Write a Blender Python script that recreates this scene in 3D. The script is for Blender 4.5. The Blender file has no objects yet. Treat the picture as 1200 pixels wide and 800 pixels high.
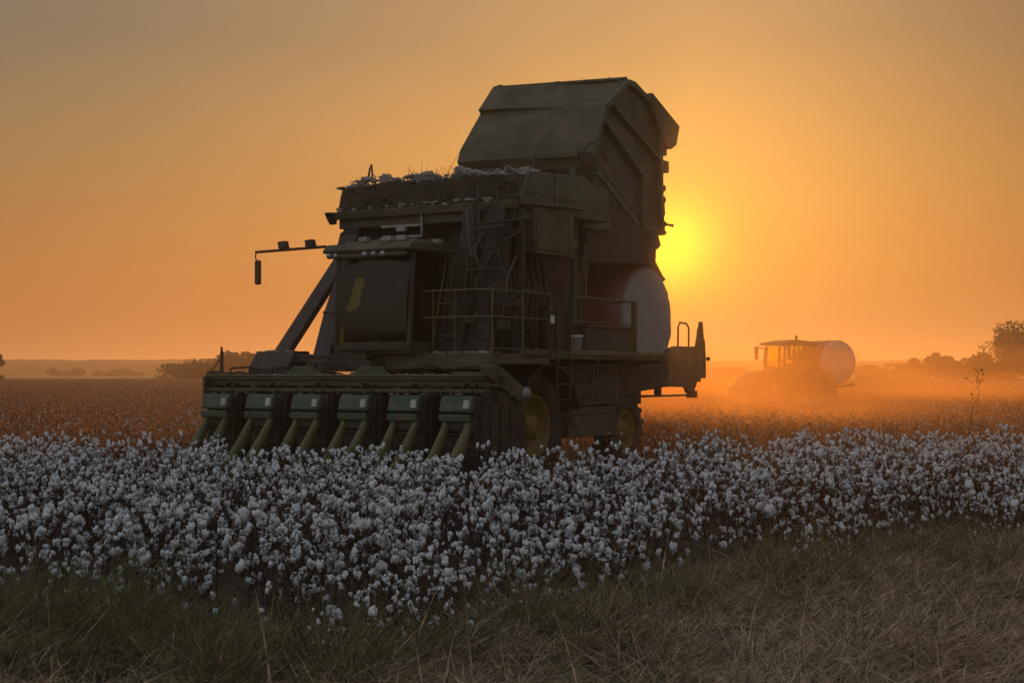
import bpy, bmesh, math, random
import numpy as np
from mathutils import Vector, Matrix, noise
R = math.radians
random.seed(7); rng = np.random.default_rng(7)
S = bpy.context.scene
COL = S.collection

# ------------------------------------------------------------------ camera
HC = 1.9
cam = bpy.data.objects.new('camera', bpy.data.cameras.new('camera'))
COL.objects.link(cam); S.camera = cam
cam.location = (0, 0, HC)
cam.rotation_euler = (R(90 + 1.256), 0, 0)
cam.data.sensor_width = 36; cam.data.lens = 1733 / 1200 * 36
cam.data.clip_start = 0.1; cam.data.clip_end = 12000

# ------------------------------------------------------------------ light, sky, exposure
SUN_EL, SUN_AZ = R(4.9), R(6.1)            # azimuth to the right of +Y
sdir = Vector((math.cos(SUN_EL) * math.sin(SUN_AZ), math.cos(SUN_EL) * math.cos(SUN_AZ), math.sin(SUN_EL)))
sun = bpy.data.objects.new('sun', bpy.data.lights.new('sun', 'SUN'))
COL.objects.link(sun)
sun.data.energy = 1.8; sun.data.angle = R(1.5); sun.data.color = (1.0, 0.50, 0.16)
sun.rotation_euler = sdir.to_track_quat('Z', 'Y').to_euler()
sun.location = sdir * 100

W = bpy.data.worlds.new('World'); S.world = W; W.use_nodes = True
nt = W.node_tree; nt.nodes.clear()
def N(t, typ, **kw):
    n = t.nodes.new(typ)
    for k, v in kw.items(): setattr(n, k, v)
    return n
def link(t, a, b): t.links.new(a, b)
def mth(t, op, a, b=None, clamp=False):
    n = N(t, 'ShaderNodeMath', operation=op, use_clamp=clamp)
    for i, v in enumerate((a, b)):
        if v is None: continue
        if isinstance(v, (int, float)): n.inputs[i].default_value = v
        else: link(t, v, n.inputs[i])
    return n.outputs[0]
def vscale(t, col, f):
    n = N(t, 'ShaderNodeVectorMath', operation='SCALE')
    if isinstance(col, tuple): n.inputs[0].default_value = col
    else: link(t, col, n.inputs[0])
    if isinstance(f, (int, float)): n.inputs['Scale'].default_value = f
    else: link(t, f, n.inputs['Scale'])
    return n.outputs[0]
def vadd(t, a, b):
    n = N(t, 'ShaderNodeVectorMath', operation='ADD')
    link(t, a, n.inputs[0]); link(t, b, n.inputs[1]); return n.outputs[0]
def ramp(t, fac, stops, interp='LINEAR'):
    n = N(t, 'ShaderNodeValToRGB'); e = n.color_ramp.elements
    n.color_ramp.interpolation = interp
    while len(e) < len(stops): e.new(0.5)
    for el, (p, c) in zip(e, stops):
        el.position = p; el.color = (*c, 1) if len(c) == 3 else c
    link(t, fac, n.inputs[0]); return n.outputs[0]
tc = N(nt, 'ShaderNodeTexCoord')
sep = N(nt, 'ShaderNodeSeparateXYZ'); link(nt, tc.outputs['Generated'], sep.inputs[0])
elev = mth(nt, 'MAXIMUM', sep.outputs[2], 0.0)
fwd = ramp(nt, elev, [(0.0, (.375, .115, .036)), (0.07, (.365, .150, .050)), (0.14, (.25, .160, .070)), (0.22, (.125, .130, .098)),
                      (0.34, (.18, .18, .14)), (0.6, (.17, .20, .205)), (1.0, (.15, .18, .225))])
bck = ramp(nt, elev, [(0.0, (.30, .275, .27)), (0.15, (.37, .345, .35)), (0.5, (.36, .385, .42)), (1.0, (.25, .275, .31))])
dotn = N(nt, 'ShaderNodeVectorMath', operation='DOT_PRODUCT')
link(nt, tc.outputs['Generated'], dotn.inputs[0]); dotn.inputs[1].default_value = sdir
d = dotn.outputs['Value']
mf = N(nt, 'ShaderNodeMapRange', interpolation_type='SMOOTHSTEP'); link(nt, d, mf.inputs[0])
mf.inputs[1].default_value = -0.1; mf.inputs[2].default_value = 0.93
mix = N(nt, 'ShaderNodeMix', data_type='RGBA'); link(nt, mf.outputs[0], mix.inputs[0])
link(nt, bck, mix.inputs[6]); link(nt, fwd, mix.inputs[7])
ang = mth(nt, 'ARCCOSINE', mth(nt, 'MINIMUM', d, 0.999999))          # radians from the sun
deg = mth(nt, 'MULTIPLY', ang, 180 / math.pi)
def expg(sig, power):
    x = mth(nt, 'DIVIDE', deg, sig)
    if power == 2: x = mth(nt, 'MULTIPLY', x, x)
    return mth(nt, 'EXPONENT', mth(nt, 'MULTIPLY', x, -1.0))
skyc = mix.outputs[2]
for sig, pw, c in ((1.6, 2, (1.0, .72, 0.0)), (3.0, 1, (.70, .36, .0)), (9.5, 1, (.46, .17, .01))):
    skyc = vadd(nt, skyc, vscale(nt, c, expg(sig, pw)))
# faint streaks of dust and thin cloud
nz = N(nt, 'ShaderNodeTexNoise'); nz.inputs['Scale'].default_value = 2.2; nz.inputs['Detail'].default_value = 3
mp = N(nt, 'ShaderNodeMapping'); mp.inputs['Scale'].default_value = (1, 1, 7)
link(nt, tc.outputs['Generated'], mp.inputs[0]); link(nt, mp.outputs[0], nz.inputs[0])
skyc = vscale(nt, skyc, mth(nt, 'ADD', mth(nt, 'MULTIPLY', nz.outputs[0], 0.22), 0.89))
xr = N(nt, 'ShaderNodeMapRange', interpolation_type='SMOOTHSTEP'); link(nt, sep.outputs[0], xr.inputs[0])      # the air is murkier towards the right
for i_, v_ in ((1, .10), (2, .38), (3, 1.0), (4, .60)): xr.inputs[i_].default_value = v_
skyc = vscale(nt, skyc, xr.outputs[0])
nish = N(nt, 'ShaderNodeTexSky', sky_type='NISHITA', sun_disc=False)
nish.sun_elevation = SUN_EL; nish.sun_rotation = SUN_AZ
nish.dust_density = 6; nish.air_density = 1.5; nish.ozone_density = 1.5
skyc = vadd(nt, skyc, vscale(nt, nish.outputs[0], 0.012))
bg = N(nt, 'ShaderNodeBackground'); bg.inputs[1].default_value = 1.0
link(nt, skyc, bg.inputs[0])
link(nt, bg.outputs[0], N(nt, 'ShaderNodeOutputWorld').inputs[0])

S.view_settings.view_transform = 'Standard'; S.view_settings.look = 'None'
S.view_settings.exposure = 0.0; S.view_settings.gamma = 1.0
S.cycles.use_denoising = True
S.cycles.max_bounces = 7; S.cycles.diffuse_bounces = 3; S.cycles.glossy_bounces = 2
S.cycles.transmission_bounces = 4; S.cycles.transparent_max_bounces = 12; S.cycles.volume_bounces = 1
S.cycles.volume_step_rate = 1.0; S.cycles.volume_max_steps = 64

# ------------------------------------------------------------------ materials
M = {}
def mat(name, col, rough=0.6, metal=0.0, var=0.25, scale=3.0, dust=0.0, dustcol=(.20, .14, .085), trans=0.0, detail=4, bump=0.0, spec=0.4):
    m = bpy.data.materials.new(name); m.use_nodes = True; t = m.node_tree
    p = t.nodes['Principled BSDF']; tcn = N(t, 'ShaderNodeTexCoord')
    n = N(t, 'ShaderNodeTexNoise'); n.inputs['Scale'].default_value = scale; n.inputs['Detail'].default_value = detail
    link(t, tcn.outputs['Object'], n.inputs[0])
    a = tuple(c * (1 - var) for c in col); b = tuple(min(1, c * (1 + var)) for c in col)
    c = ramp(t, n.outputs[0], [(0.3, a), (0.7, b)])
    if dust > 0:                                             # settled field dust and scuffs, blotchy
        n2 = N(t, 'ShaderNodeTexNoise'); n2.inputs['Scale'].default_value = scale * 0.7; n2.inputs['Detail'].default_value = 8
        n2.inputs['Roughness'].default_value = 0.7
        link(t, tcn.outputs['Object'], n2.inputs[0])
        f = ramp(t, n2.outputs[0], [(0.38, (0, 0, 0)), (0.72, (dust,) * 3)])
        mx = N(t, 'ShaderNodeMix', data_type='RGBA'); link(t, f, mx.inputs[0]); link(t, c, mx.inputs[6])
        mx.inputs[7].default_value = (*dustcol, 1); c = mx.outputs[2]
    link(t, c, p.inputs['Base Color'])
    p.inputs['Roughness'].default_value = rough; p.inputs['Metallic'].default_value = metal
    p.inputs['Specular IOR Level'].default_value = spec
    if bump:
        bn = N(t, 'ShaderNodeBump'); bn.inputs['Strength'].default_value = bump; bn.inputs['Distance'].default_value = 0.02
        n3 = N(t, 'ShaderNodeTexNoise'); n3.inputs['Scale'].default_value = scale * 8; n3.inputs['Detail'].default_value = 3
        link(t, tcn.outputs['Object'], n3.inputs[0]); link(t, n3.outputs[0], bn.inputs['Height']); link(t, bn.outputs[0], p.inputs['Normal'])
    if trans > 0:
        tr = N(t, 'ShaderNodeBsdfTranslucent'); link(t, c, tr.inputs[0])
        ms = N(t, 'ShaderNodeMixShader'); ms.inputs[0].default_value = trans
        link(t, p.outputs[0], ms.inputs[1]); link(t, tr.outputs[0], ms.inputs[2])
        link(t, ms.outputs[0], t.nodes['Material Output'].inputs[0])
    M[name] = m; return m
mat('green_paint', (.042, .062, .030), .55, dust=.8)
mat('green_cover', (.045, .088, .056), .45, dust=.5, scale=5)
mat('dark_metal', (.024, .022, .018), .6, dust=.35)
mat('duct_plastic', (.022, .024, .024), .55, dust=.25)
mat('yellow_paint', (.24, .17, .02), .5, dust=.75, scale=5)
mat('nose_paint', (.11, .125, .045), .5, dust=.6, scale=6)
mat('rail_paint', (.13, .11, .045), .5, dust=.5, scale=5)
mat('rubber', (.018, .018, .018), .8, dust=.5, scale=6)
mat('chrome_lens', (.40, .42, .42), .35, metal=.3)
mat('plate', (.06, .06, .05), .6, dust=.6)
mat('canvas', (.07, .065, .05), .8, dust=.5)
mat('hose', (.015, .015, .015), .5)
mat('red_paint', (.14, .03, .02), .5, dust=.3)
mat('white_plastic', (.72, .72, .70), .45, var=.05)
mat('seat_cloth', (.03, .03, .03), .9)
mat('lint', (.42, .39, .36), .95, scale=18, var=.2, trans=.15)
mat('module_cotton', (.42, .39, .38), .95, scale=30, var=.22, bump=.6, detail=8)
mat('pink_wrap', (.26, .08, .075), .45, scale=8, var=.15)
mat('cotton', (.80, .81, .83), .95, scale=25, var=.08, trans=.10)
mat('stem', (.055, .034, .024), .85, scale=20)
mat('dry_leaf', (.10, .055, .032), .8, scale=10, var=.5, trans=.45)
mat('stalk_leaf', (.40, .20, .10), .8, scale=6, var=.5, trans=.5)
mat('green_grass', (.17, .155, .065), .75, scale=9, var=.6, trans=.3)
mat('straw', (.40, .29, .19), .8, scale=9, var=.8, trans=.15)
mat('bark', (.05, .035, .025), .9)
mat('foliage', (.055, .06, .03), .8, scale=1.5, var=.45, trans=.3)
mat('tractor_green', (.04, .09, .03), .45, dust=.4)
mat('skin_tone', (.30, .17, .11), .6); mat('shirt', (.06, .07, .10), .9); mat('trousers', (.03, .035, .06), .9)
mat('tin', (.3, .3, .3), .4, metal=.5)
g = bpy.data.materials.new('glass'); g.use_nodes = True; t = g.node_tree; t.nodes.clear()
a_ = N(t, 'ShaderNodeBsdfTransparent'); a_.inputs[0].default_value = (.42, .50, .28, 1)
b_ = N(t, 'ShaderNodeBsdfGlossy'); b_.inputs['Roughness'].default_value = .06; b_.inputs[0].default_value = (.8, .8, .8, 1)
mx = N(t, 'ShaderNodeMixShader'); mx.inputs[0].default_value = .035
link(t, a_.outputs[0], mx.inputs[1]); link(t, b_.outputs[0], mx.inputs[2])
link(t, mx.outputs[0], N(t, 'ShaderNodeOutputMaterial').inputs[0]); M['glass'] = g
g2 = g.copy(); g2.name = 'sunset_tint_glass'; M['sunset_tint_glass'] = g2
[n_ for n_ in g2.node_tree.nodes if n_.type == 'BSDF_TRANSPARENT'][0].inputs[0].default_value = (.97, .90, .45, 1)  # yellow of the low sun put into the tractor's window tint

# ground: brown loam with old rows, stubble and dry litter
m = bpy.data.materials.new('soil'); m.use_nodes = True; t = m.node_tree; p = t.nodes['Principled BSDF']
tcn = N(t, 'ShaderNodeTexCoord')
n1 = N(t, 'ShaderNodeTexNoise'); n1.inputs['Scale'].default_value = .9; n1.inputs['Detail'].default_value = 10
n2 = N(t, 'ShaderNodeTexNoise'); n2.inputs['Scale'].default_value = 30; n2.inputs['Detail'].default_value = 6
link(t, tcn.outputs['Object'], n1.inputs[0]); link(t, tcn.outputs['Object'], n2.inputs[0])
c1 = ramp(t, n1.outputs[0], [(.3, (.060, .040, .026)), (.7, (.14, .09, .055))])
c2 = ramp(t, n2.outputs[0], [(.35, (.35, .33, .3)), (.65, (1.0, .95, .9))])
mm = N(t, 'ShaderNodeMix', data_type='RGBA', blend_type='MULTIPLY'); mm.inputs[0].default_value = .8
link(t, c1, mm.inputs[6]); link(t, c2, mm.inputs[7]); link(t, mm.outputs[2], p.inputs['Base Color'])
p.inputs['Roughness'].default_value = .95
bn = N(t, 'ShaderNodeBump'); bn.inputs['Distance'].default_value = .06; link(t, n2.outputs[0], bn.inputs['Height']); link(t, bn.outputs[0], p.inputs['Normal'])
M['soil'] = m
mat('far_crop', (.26, .15, .09), .9, scale=.5, var=.35)
mat('ridge_wood', (.05, .055, .035), .9, scale=.02, var=.3)

# ------------------------------------------------------------------ mesh helpers
class MB:
    def __init__(s): s.v = []; s.f = []; s.mi = []; s.cur = 0; s.sm = []
    def add(s, vs, fs, smooth=False):
        o = len(s.v); s.v += [tuple(v) for v in vs]
        for f in fs: s.f.append(tuple(i + o for i in f)); s.mi.append(s.cur); s.sm.append(smooth)
        return s
    def box(s, x0, x1, y0, y1, z0, z1, ch=0.0, M4=None):
        vs = [(x, y, z) for z in (z0, z1) for y in (y0, y1) for x in (x0, x1)]
        if M4 is not None: vs = [M4 @ Vector(v) for v in vs]
        return s.add(vs, [(0, 2, 3, 1), (4, 5, 7, 6), (0, 1, 5, 4), (2, 6, 7, 3), (0, 4, 6, 2), (1, 3, 7, 5)])
    def prism(s, poly, a0, a1, axis=0):     # poly in the two other axes, extruded along axis
        n = len(poly); vs = []
        for a in (a0, a1):
            for (p, q) in poly:
                vs.append((a, p, q) if axis == 0 else ((p, a, q) if axis == 1 else (p, q, a)))
        fs = [tuple(range(n))[::-1], tuple(range(n, 2 * n))]
        fs += [(i, (i + 1) % n, n + (i + 1) % n, n + i) for i in range(n)]
        return s.add(vs, fs)
    def tube(s, pts, r, n=8, r1=None, caps=True):
        pts = [Vector(p) for p in pts]; k = len(pts); vs = []; fs = []
        for i, p in enumerate(pts):
            d_ = (pts[min(i + 1, k - 1)] - pts[max(i - 1, 0)]).normalized()
            up = Vector((0, 0, 1)) if abs(d_.z) < .95 else Vector((1, 0, 0))
            x = d_.cross(up).normalized(); y = d_.cross(x)
            rr = r if r1 is None else r + (r1 - r) * i / max(1, k - 1)
            for j in range(n):
                an = 2 * math.pi * j / n; vs.append(p + x * math.cos(an) * rr + y * math.sin(an) * rr)
        for i in range(k - 1):
            for j in range(n): fs.append((i * n + j, i * n + (j + 1) % n, (i + 1) * n + (j + 1) % n, (i + 1) * n + j))
        s.add(vs, fs, n > 5)
        if caps: s.add(vs[:n], [tuple(range(n))]); s.add(vs[-n:], [tuple(range(n))[::-1]])
        return s
    def bar(s, p, q, w, h, up=(0, 0, 1)):   # rectangular bar from p to q
        p, q = Vector(p), Vector(q); d_ = (q - p).normalized(); u_ = Vector(up)
        x = d_.cross(u_).normalized(); y = x.cross(d_)
        vs = [c + x * sx * w / 2 + y * sy * h / 2 for c in (p, q) for sy in (-1, 1) for sx in (-1, 1)]
        return s.add(vs, [(0, 2, 3, 1), (4, 5, 7, 6), (0, 1, 5, 4), (2, 6, 7, 3), (0, 4, 6, 2), (1, 3, 7, 5)])
    def lathe(s, prof, c=(0, 0, 0), n=32, axis=0, smooth=True):   # prof: (axial, radius)
        vs = []; k = len(prof)
        for (h, r) in prof:
            for j in range(n):
                an = 2 * math.pi * j / n; e, f = math.cos(an) * r, math.sin(an) * r
                v = (h, e, f) if axis == 0 else ((e, h, f) if axis == 1 else (e, f, h))
                vs.append((v[0] + c[0], v[1] + c[1], v[2] + c[2]))
        fs = [(i * n + j, i * n + (j + 1) % n, (i + 1) * n + (j + 1) % n, (i + 1) * n + j) for i in range(k - 1) for j in range(n)]
        s.add(vs, fs, smooth)
        return s
    def ico(s, c, r, sub=1, jit=0.0, sq=(1, 1, 1), freq=4.0):
        vs, fs = ICO[sub]; o = []
        off = Vector((random.random() * 50, 0, 0))
        for v in vs:
            k_ = 1 + (noise.noise(v * freq + off) * jit if jit else 0)
            o.append((c[0] + v.x * r * k_ * sq[0], c[1] + v.y * r * k_ * sq[1], c[2] + v.z * r * k_ * sq[2]))
        return s.add(o, fs, True)
    def build(s, name, mats, parent=None, bevel=0.0, mesh_only=False):
        me = bpy.data.meshes.new(name); me.from_pydata(s.v, [], s.f)
        mats = mats if isinstance(mats, (list, tuple)) else [mats]
        for q in mats: me.materials.append(M[q])
        me.polygons.foreach_set('material_index', s.mi); me.polygons.foreach_set('use_smooth', s.sm)
        bm = bmesh.new(); bm.from_mesh(me); bmesh.ops.recalc_face_normals(bm, faces=bm.faces); bm.to_mesh(me); bm.free()
        me.update()
        if mesh_only: return me
        o = bpy.data.objects.new(name, me); COL.objects.link(o)
        if parent: o.parent = parent
        if bevel:
            b = o.modifiers.new('bevel', 'BEVEL'); b.width = bevel; b.segments = 2; b.limit_method = 'ANGLE'; b.angle_limit = R(40)
        return o
ICO = {}
for sub in (1, 2, 3):
    bm = bmesh.new(); bmesh.ops.create_icosphere(bm, subdivisions=sub, radius=1)
    bm.verts.ensure_lookup_table(); ICO[sub] = ([v.co.copy() for v in bm.verts], [tuple(v.index for v in f.verts) for f in bm.faces]); bm.free()
def tag(o, label=None, cat=None, group=None, kind=None):
    for k_, v_ in (('label', label), ('category', cat), ('group', group), ('kind', kind)):
        if v_: o[k_] = v_
    return o
def empty(name, loc, rz=0, label=None, cat=None, group=None):
    o = bpy.data.objects.new(name, None); o.empty_display_size = .3; COL.objects.link(o)
    o.location = loc; o.rotation_euler = (0, 0, rz); return tag(o, label, cat, group)
def npmesh(name, V, F, mats, mi=None, smooth=False, parent=None):   # quads/tris given as numpy (n,k)
    me = bpy.data.meshes.new(name); k = F.shape[1]
    me.vertices.add(len(V)); me.vertices.foreach_set('co', V.astype(np.float32).ravel())
    me.loops.add(F.size); me.loops.foreach_set('vertex_index', F.astype(np.int32).ravel())
    me.polygons.add(len(F)); me.polygons.foreach_set('loop_start', np.arange(0, F.size, k, dtype=np.int32))
    if mi is not None: me.polygons.foreach_set('material_index', mi.astype(np.int32))
    for q in mats: me.materials.append(M[q])
    me.update(calc_edges=True); me.validate()
    if smooth: me.polygons.foreach_set('use_smooth', np.ones(len(F), bool))
    o = bpy.data.objects.new(name, me); COL.objects.link(o)
    if parent: o.parent = parent
    return o

# ------------------------------------------------------------------ ground and far hills
def ground_z(x, y): return 0.05 * noise.noise(Vector((x * .35, y * .35, 0))) if y < 40 else 0.0
xs = np.concatenate([np.linspace(-4000, -20, 24), np.linspace(-18, 18, 73), np.linspace(20, 4000, 24)])
ys = np.concatenate([[-4000, -1000, -200, -30], np.linspace(-5, 40, 91), np.linspace(60, 4000, 30)])
V = np.array([(x, y, ground_z(x, y) if abs(x) < 19 and 0 < y < 40 else 0) for y in ys for x in xs])
nx = len(xs); idx = np.arange((len(ys) - 1) * nx).reshape(-1, nx)[:, :-1].ravel()
F = np.stack([idx, idx + 1, idx + 1 + nx, idx + nx], 1)
tag(npmesh('field_ground', V, F, ['soil'], smooth=True), kind='structure')
def ridge(name, x0, x1, y, h, hf, seed, depth=300):
    n = 240; vs = []; fs = []
    for i in range(n + 1):
        x = x0 + (x1 - x0) * i / n
        e = hf(i / n)
        hh = h * e * (1 + .16 * noise.noise(Vector((i * .07, seed, 0))) + .07 * noise.noise(Vector((i * .5, seed, 3))))
        for (dy, z) in ((-60, -1), (-50, hh * .75), (0, hh), (depth, hh * .9), (depth + 50, -1)): vs.append((x, y + dy, z))
    for i in range(n):
        for j in range(4): fs.append((i * 5 + j, i * 5 + 5 + j, i * 5 + 6 + j, i * 5 + j + 1))
    b = MB(); b.add(vs, fs); o = b.build(name, 'ridge_wood'); return tag(o, kind='structure')
ridge('hills', -560, -150, 1100, 12.6, lambda t: 1.05 - .12 * t, 1.0)
ridge('hills', -160, 700, 1180, 14.2, lambda t: .95 - .15 * t, 5.0)

# ------------------------------------------------------------------ cotton plants
def boll_into(b, c, s_, rs, sub=1, k0=0):
    c = Vector(c); ax = Vector((rs.uniform(-1, 1), rs.uniform(-1, 1), rs.uniform(-.1, 1))).normalized()
    q = ax.to_track_quat('Z', 'Y'); nl = rs.choice((3, 4, 4, 5)); ph = rs.uniform(0, 6.3)
    b.cur = k0
    for i in range(nl):
        an = ph + 2 * math.pi * i / nl + rs.uniform(-.3, .3)
        o = q @ Vector((math.cos(an) * .017, math.sin(an) * .017, rs.uniform(-.006, .012))) * s_
        r = rs.uniform(.012, .020) * s_
        o.z -= rs.uniform(0, .012) * s_
        b.ico(c + o, r, sub, 1.0, (1, rs.uniform(.8, 1.1), rs.uniform(1.1, 1.7)), 2.2)
    if rs.random() < .45:                                  # a lock of lint hanging out
        o = Vector((rs.uniform(-.02, .02), rs.uniform(-.02, .02), -.035)) * s_
        b.ico(c + o, .013 * s_, sub, .7, (.8, .8, 2.0), 3)
    b.cur = k0 + 1                                         # the dry burr behind it
    for i in range(4):
        an = ph + math.pi / 4 + i * math.pi / 2
        p1 = c + q @ Vector((math.cos(an - .35) * .012, math.sin(an - .35) * .012, -.016)) * s_
        p2 = c + q @ Vector((math.cos(an + .35) * .012, math.sin(an + .35) * .012, -.016)) * s_
        p3 = c + q @ Vector((math.cos(an) * .040, math.sin(an) * .040, rs.uniform(-.012, .01))) * s_
        b.add([p1, p2, p3], [(0, 1, 2)])
def leaf_into(b, c, r, rs):
    c = Vector(c); q = Vector((rs.uniform(-1, 1), rs.uniform(-1, 1), rs.uniform(-1, 1))).normalized().to_track_quat('Z', 'Y')
    L = []
    for k_, rr in enumerate((.1, 1, .45, 1.1, .45, .9, .3)):
        an = (k_ / 7) * 6.28
        L.append(c + q @ Vector((math.cos(an) * r * rr, math.sin(an) * r * rr, rs.uniform(-.3, .3) * r)))
    b.add(L + [c], [(i, (i + 1) % 7, 7) for i in range(7)])
def plant_spec(seed, h, nb):
    rs = random.Random(seed); stems = []; bolls = []; leaves = []
    lean = Vector((rs.uniform(-.12, .12), rs.uniform(-.12, .12), 0)); P = []
    for i in range(7):
        t_ = i / 6; P.append(Vector((lean.x * t_ + rs.uniform(-.012, .012), lean.y * t_ + rs.uniform(-.012, .012), h * t_)))
    stems.append((P, .0075, .002))
    nbr = 11
    for i in range(nbr):
        t_ = .16 + .80 * i / nbr + rs.uniform(-.02, .02); base = Vector((lean.x * t_, lean.y * t_, h * t_))
        an = i * 2.4 + rs.uniform(-.5, .5); L = (.34 - .22 * t_) * rs.uniform(.6, 1.15)
        e = base + Vector((math.cos(an) * L, math.sin(an) * L, L * rs.uniform(.15, .8)))
        mid = (base + e) / 2 + Vector((rs.uniform(-.02, .02), rs.uniform(-.02, .02), .02))
        stems.append(([base, mid, e], .0035, .0015))
        for _ in range(2): stems.append(([mid, mid + Vector((rs.uniform(-.09, .09), rs.uniform(-.09, .09), rs.uniform(.03, .14)))], .002, .001))
        stems_tip = [(e, 1.0), (mid, .9), (base.lerp(e, .78), .9)]
        k_ = 2 if rs.random() < .22 else 1
        if (t_ > .3 and rs.random() < .86) or rs.random() < .5:
            for q_, s_ in stems_tip[:k_]:
                bolls.append((q_ + Vector((rs.uniform(-.015, .015), rs.uniform(-.015, .015), 0)), s_ * rs.uniform(.6, 1.1) * (1.45 if rs.random() < .10 else 1)))
        for _ in range(rs.choice((3, 4, 5))): leaves.append((base.lerp(e, rs.uniform(.3, 1.0)) + Vector((rs.uniform(-.03, .03), rs.uniform(-.03, .03), rs.uniform(-.06, .03))), rs.uniform(.018, .04)))
    bolls.append((P[-1], rs.uniform(.8, 1.1)))
    bolls = bolls[:nb] if len(bolls) > nb else bolls
    return stems, bolls, leaves, rs
NV = 10
specs = [plant_spec(100 + i, random.uniform(.76, 1.0), 13) for i in range(NV)]
whole, bare = [], []
boll_meshes = []
for i in range(12):
    b = MB(); rs = random.Random(i); boll_into(b, (0, 0, 0), 1.0, rs, 2)
    boll_meshes.append(b.build('cotton_boll', ['cotton', 'stem'], mesh_only=True))
for stems, bolls, leaves, rs in specs:
    b = MB(); b.cur = 0
    for P, r0, r1 in stems: b.tube(P, r0, 4, r1, caps=False)
    b.cur = 1
    for c, r in leaves: leaf_into(b, c, r, rs)
    bare.append(b.build('cotton_plant', ['stem', 'dry_leaf'], mesh_only=True))
    b = MB(); b.cur = 1
    for P, r0, r1 in stems: b.tube(P, r0, 3, r1, caps=False)
    b.cur = 2
    for c, r in leaves: leaf_into(b, c, r, rs)
    for c, s_ in bolls: boll_into(b, c, s_ * 1.05, rs, 1)
    whole.append(b.build('cotton_plant', ['cotton', 'stem', 'dry_leaf'], mesh_only=True))

def interp(x, pts):
    return float(np.interp(x, [p_[0] for p_ in pts], [p_[1] for p_ in pts]))
NEAR = [(-8, 11.7), (-3.7, 11.0), (-2.6, 10.6), (-1.7, 9.5), (-.6, 9.6), (0, 10.9), (1.1, 12.0), (2.4, 13.3), (4, 15.2), (5.2, 16.2), (7, 16.0), (14, 17)]
FAR = [(-10, 25.5), (-4.6, 24.0), (-4.0, 21.5), (-2.8, 21.3), (-1.6, 20.7), (-.9, 19.9), (-.3, 20.2), (.5, 21.4), (1.8, 21.5), (3.2, 24.5), (5, 25.5), (12, 27)]
TH = R(31); U = np.array([math.cos(TH), -math.sin(TH)]); Wv = np.array([math.sin(TH), math.cos(TH)])
pts = []
for i in range(-40, 60):                     # rows run along the machine's heading
    for j in range(0, 380):
        s_ = j * .155 + random.uniform(-.06, .06); a = i * .965 + random.uniform(-.13, .13)
        x = a * U[0] + (s_ - 6) * Wv[0]; y = a * U[1] + (s_ - 6) * Wv[1]
        if y < 8 or y > 30 or abs(x) > .36 * y + 2.2: continue
        n_ = noise.noise(Vector((x * .5, y * .5, 7)))
        lo = interp(x, NEAR) + .9 * n_; hi = interp(x, FAR) + .35 * n_
        if y > hi: continue
        if y < lo:
            if y > lo - 1.0 and random.random() < .04: pass
            else: continue
        if noise.noise(Vector((x * .8, y * .8, 30))) > .22 and random.random() < .6: continue    # bare patches in the stand
        edge = min(1, .6 + (y - lo) * .3) if y > lo else .5
        pts.append((x, y, edge))
pts.sort(key=lambda p_: p_[1] + abs(p_[0]) * .05)
CG = 'white cotton plants standing unpicked in front of the picker'
CL = 'brown leafless cotton plant with open white bolls, in the uncut stand before the harvester'
near_n = 300
src = []
for k_, (x, y, e) in enumerate(pts[:near_n]):
    v = k_ % NV; det = k_ >= 10 and k_ < 130
    o = bpy.data.objects.new('cotton_plant', bare[v] if det else whole[v]); COL.objects.link(o)
    o.location = (x, y, ground_z(x, y) - .01); sc = e * random.uniform(.85, 1.12); rz = random.uniform(0, 6.28)
    o.scale = (sc,) * 3; o.rotation_euler = (random.uniform(-.12, .12), random.uniform(-.12, .12), rz)
    tag(o, CL, 'cotton plant', CG)
    if det:
        for c, s_ in specs[v][1]:
            q = bpy.data.objects.new('cotton_boll', random.choice(boll_meshes)); COL.objects.link(q); q.parent = o
            q.location = c; q.scale = (s_ * 1.1,) * 3; q.rotation_euler = (0, 0, random.uniform(0, 6.28))
    elif k_ < 10: src.append(o)
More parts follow.
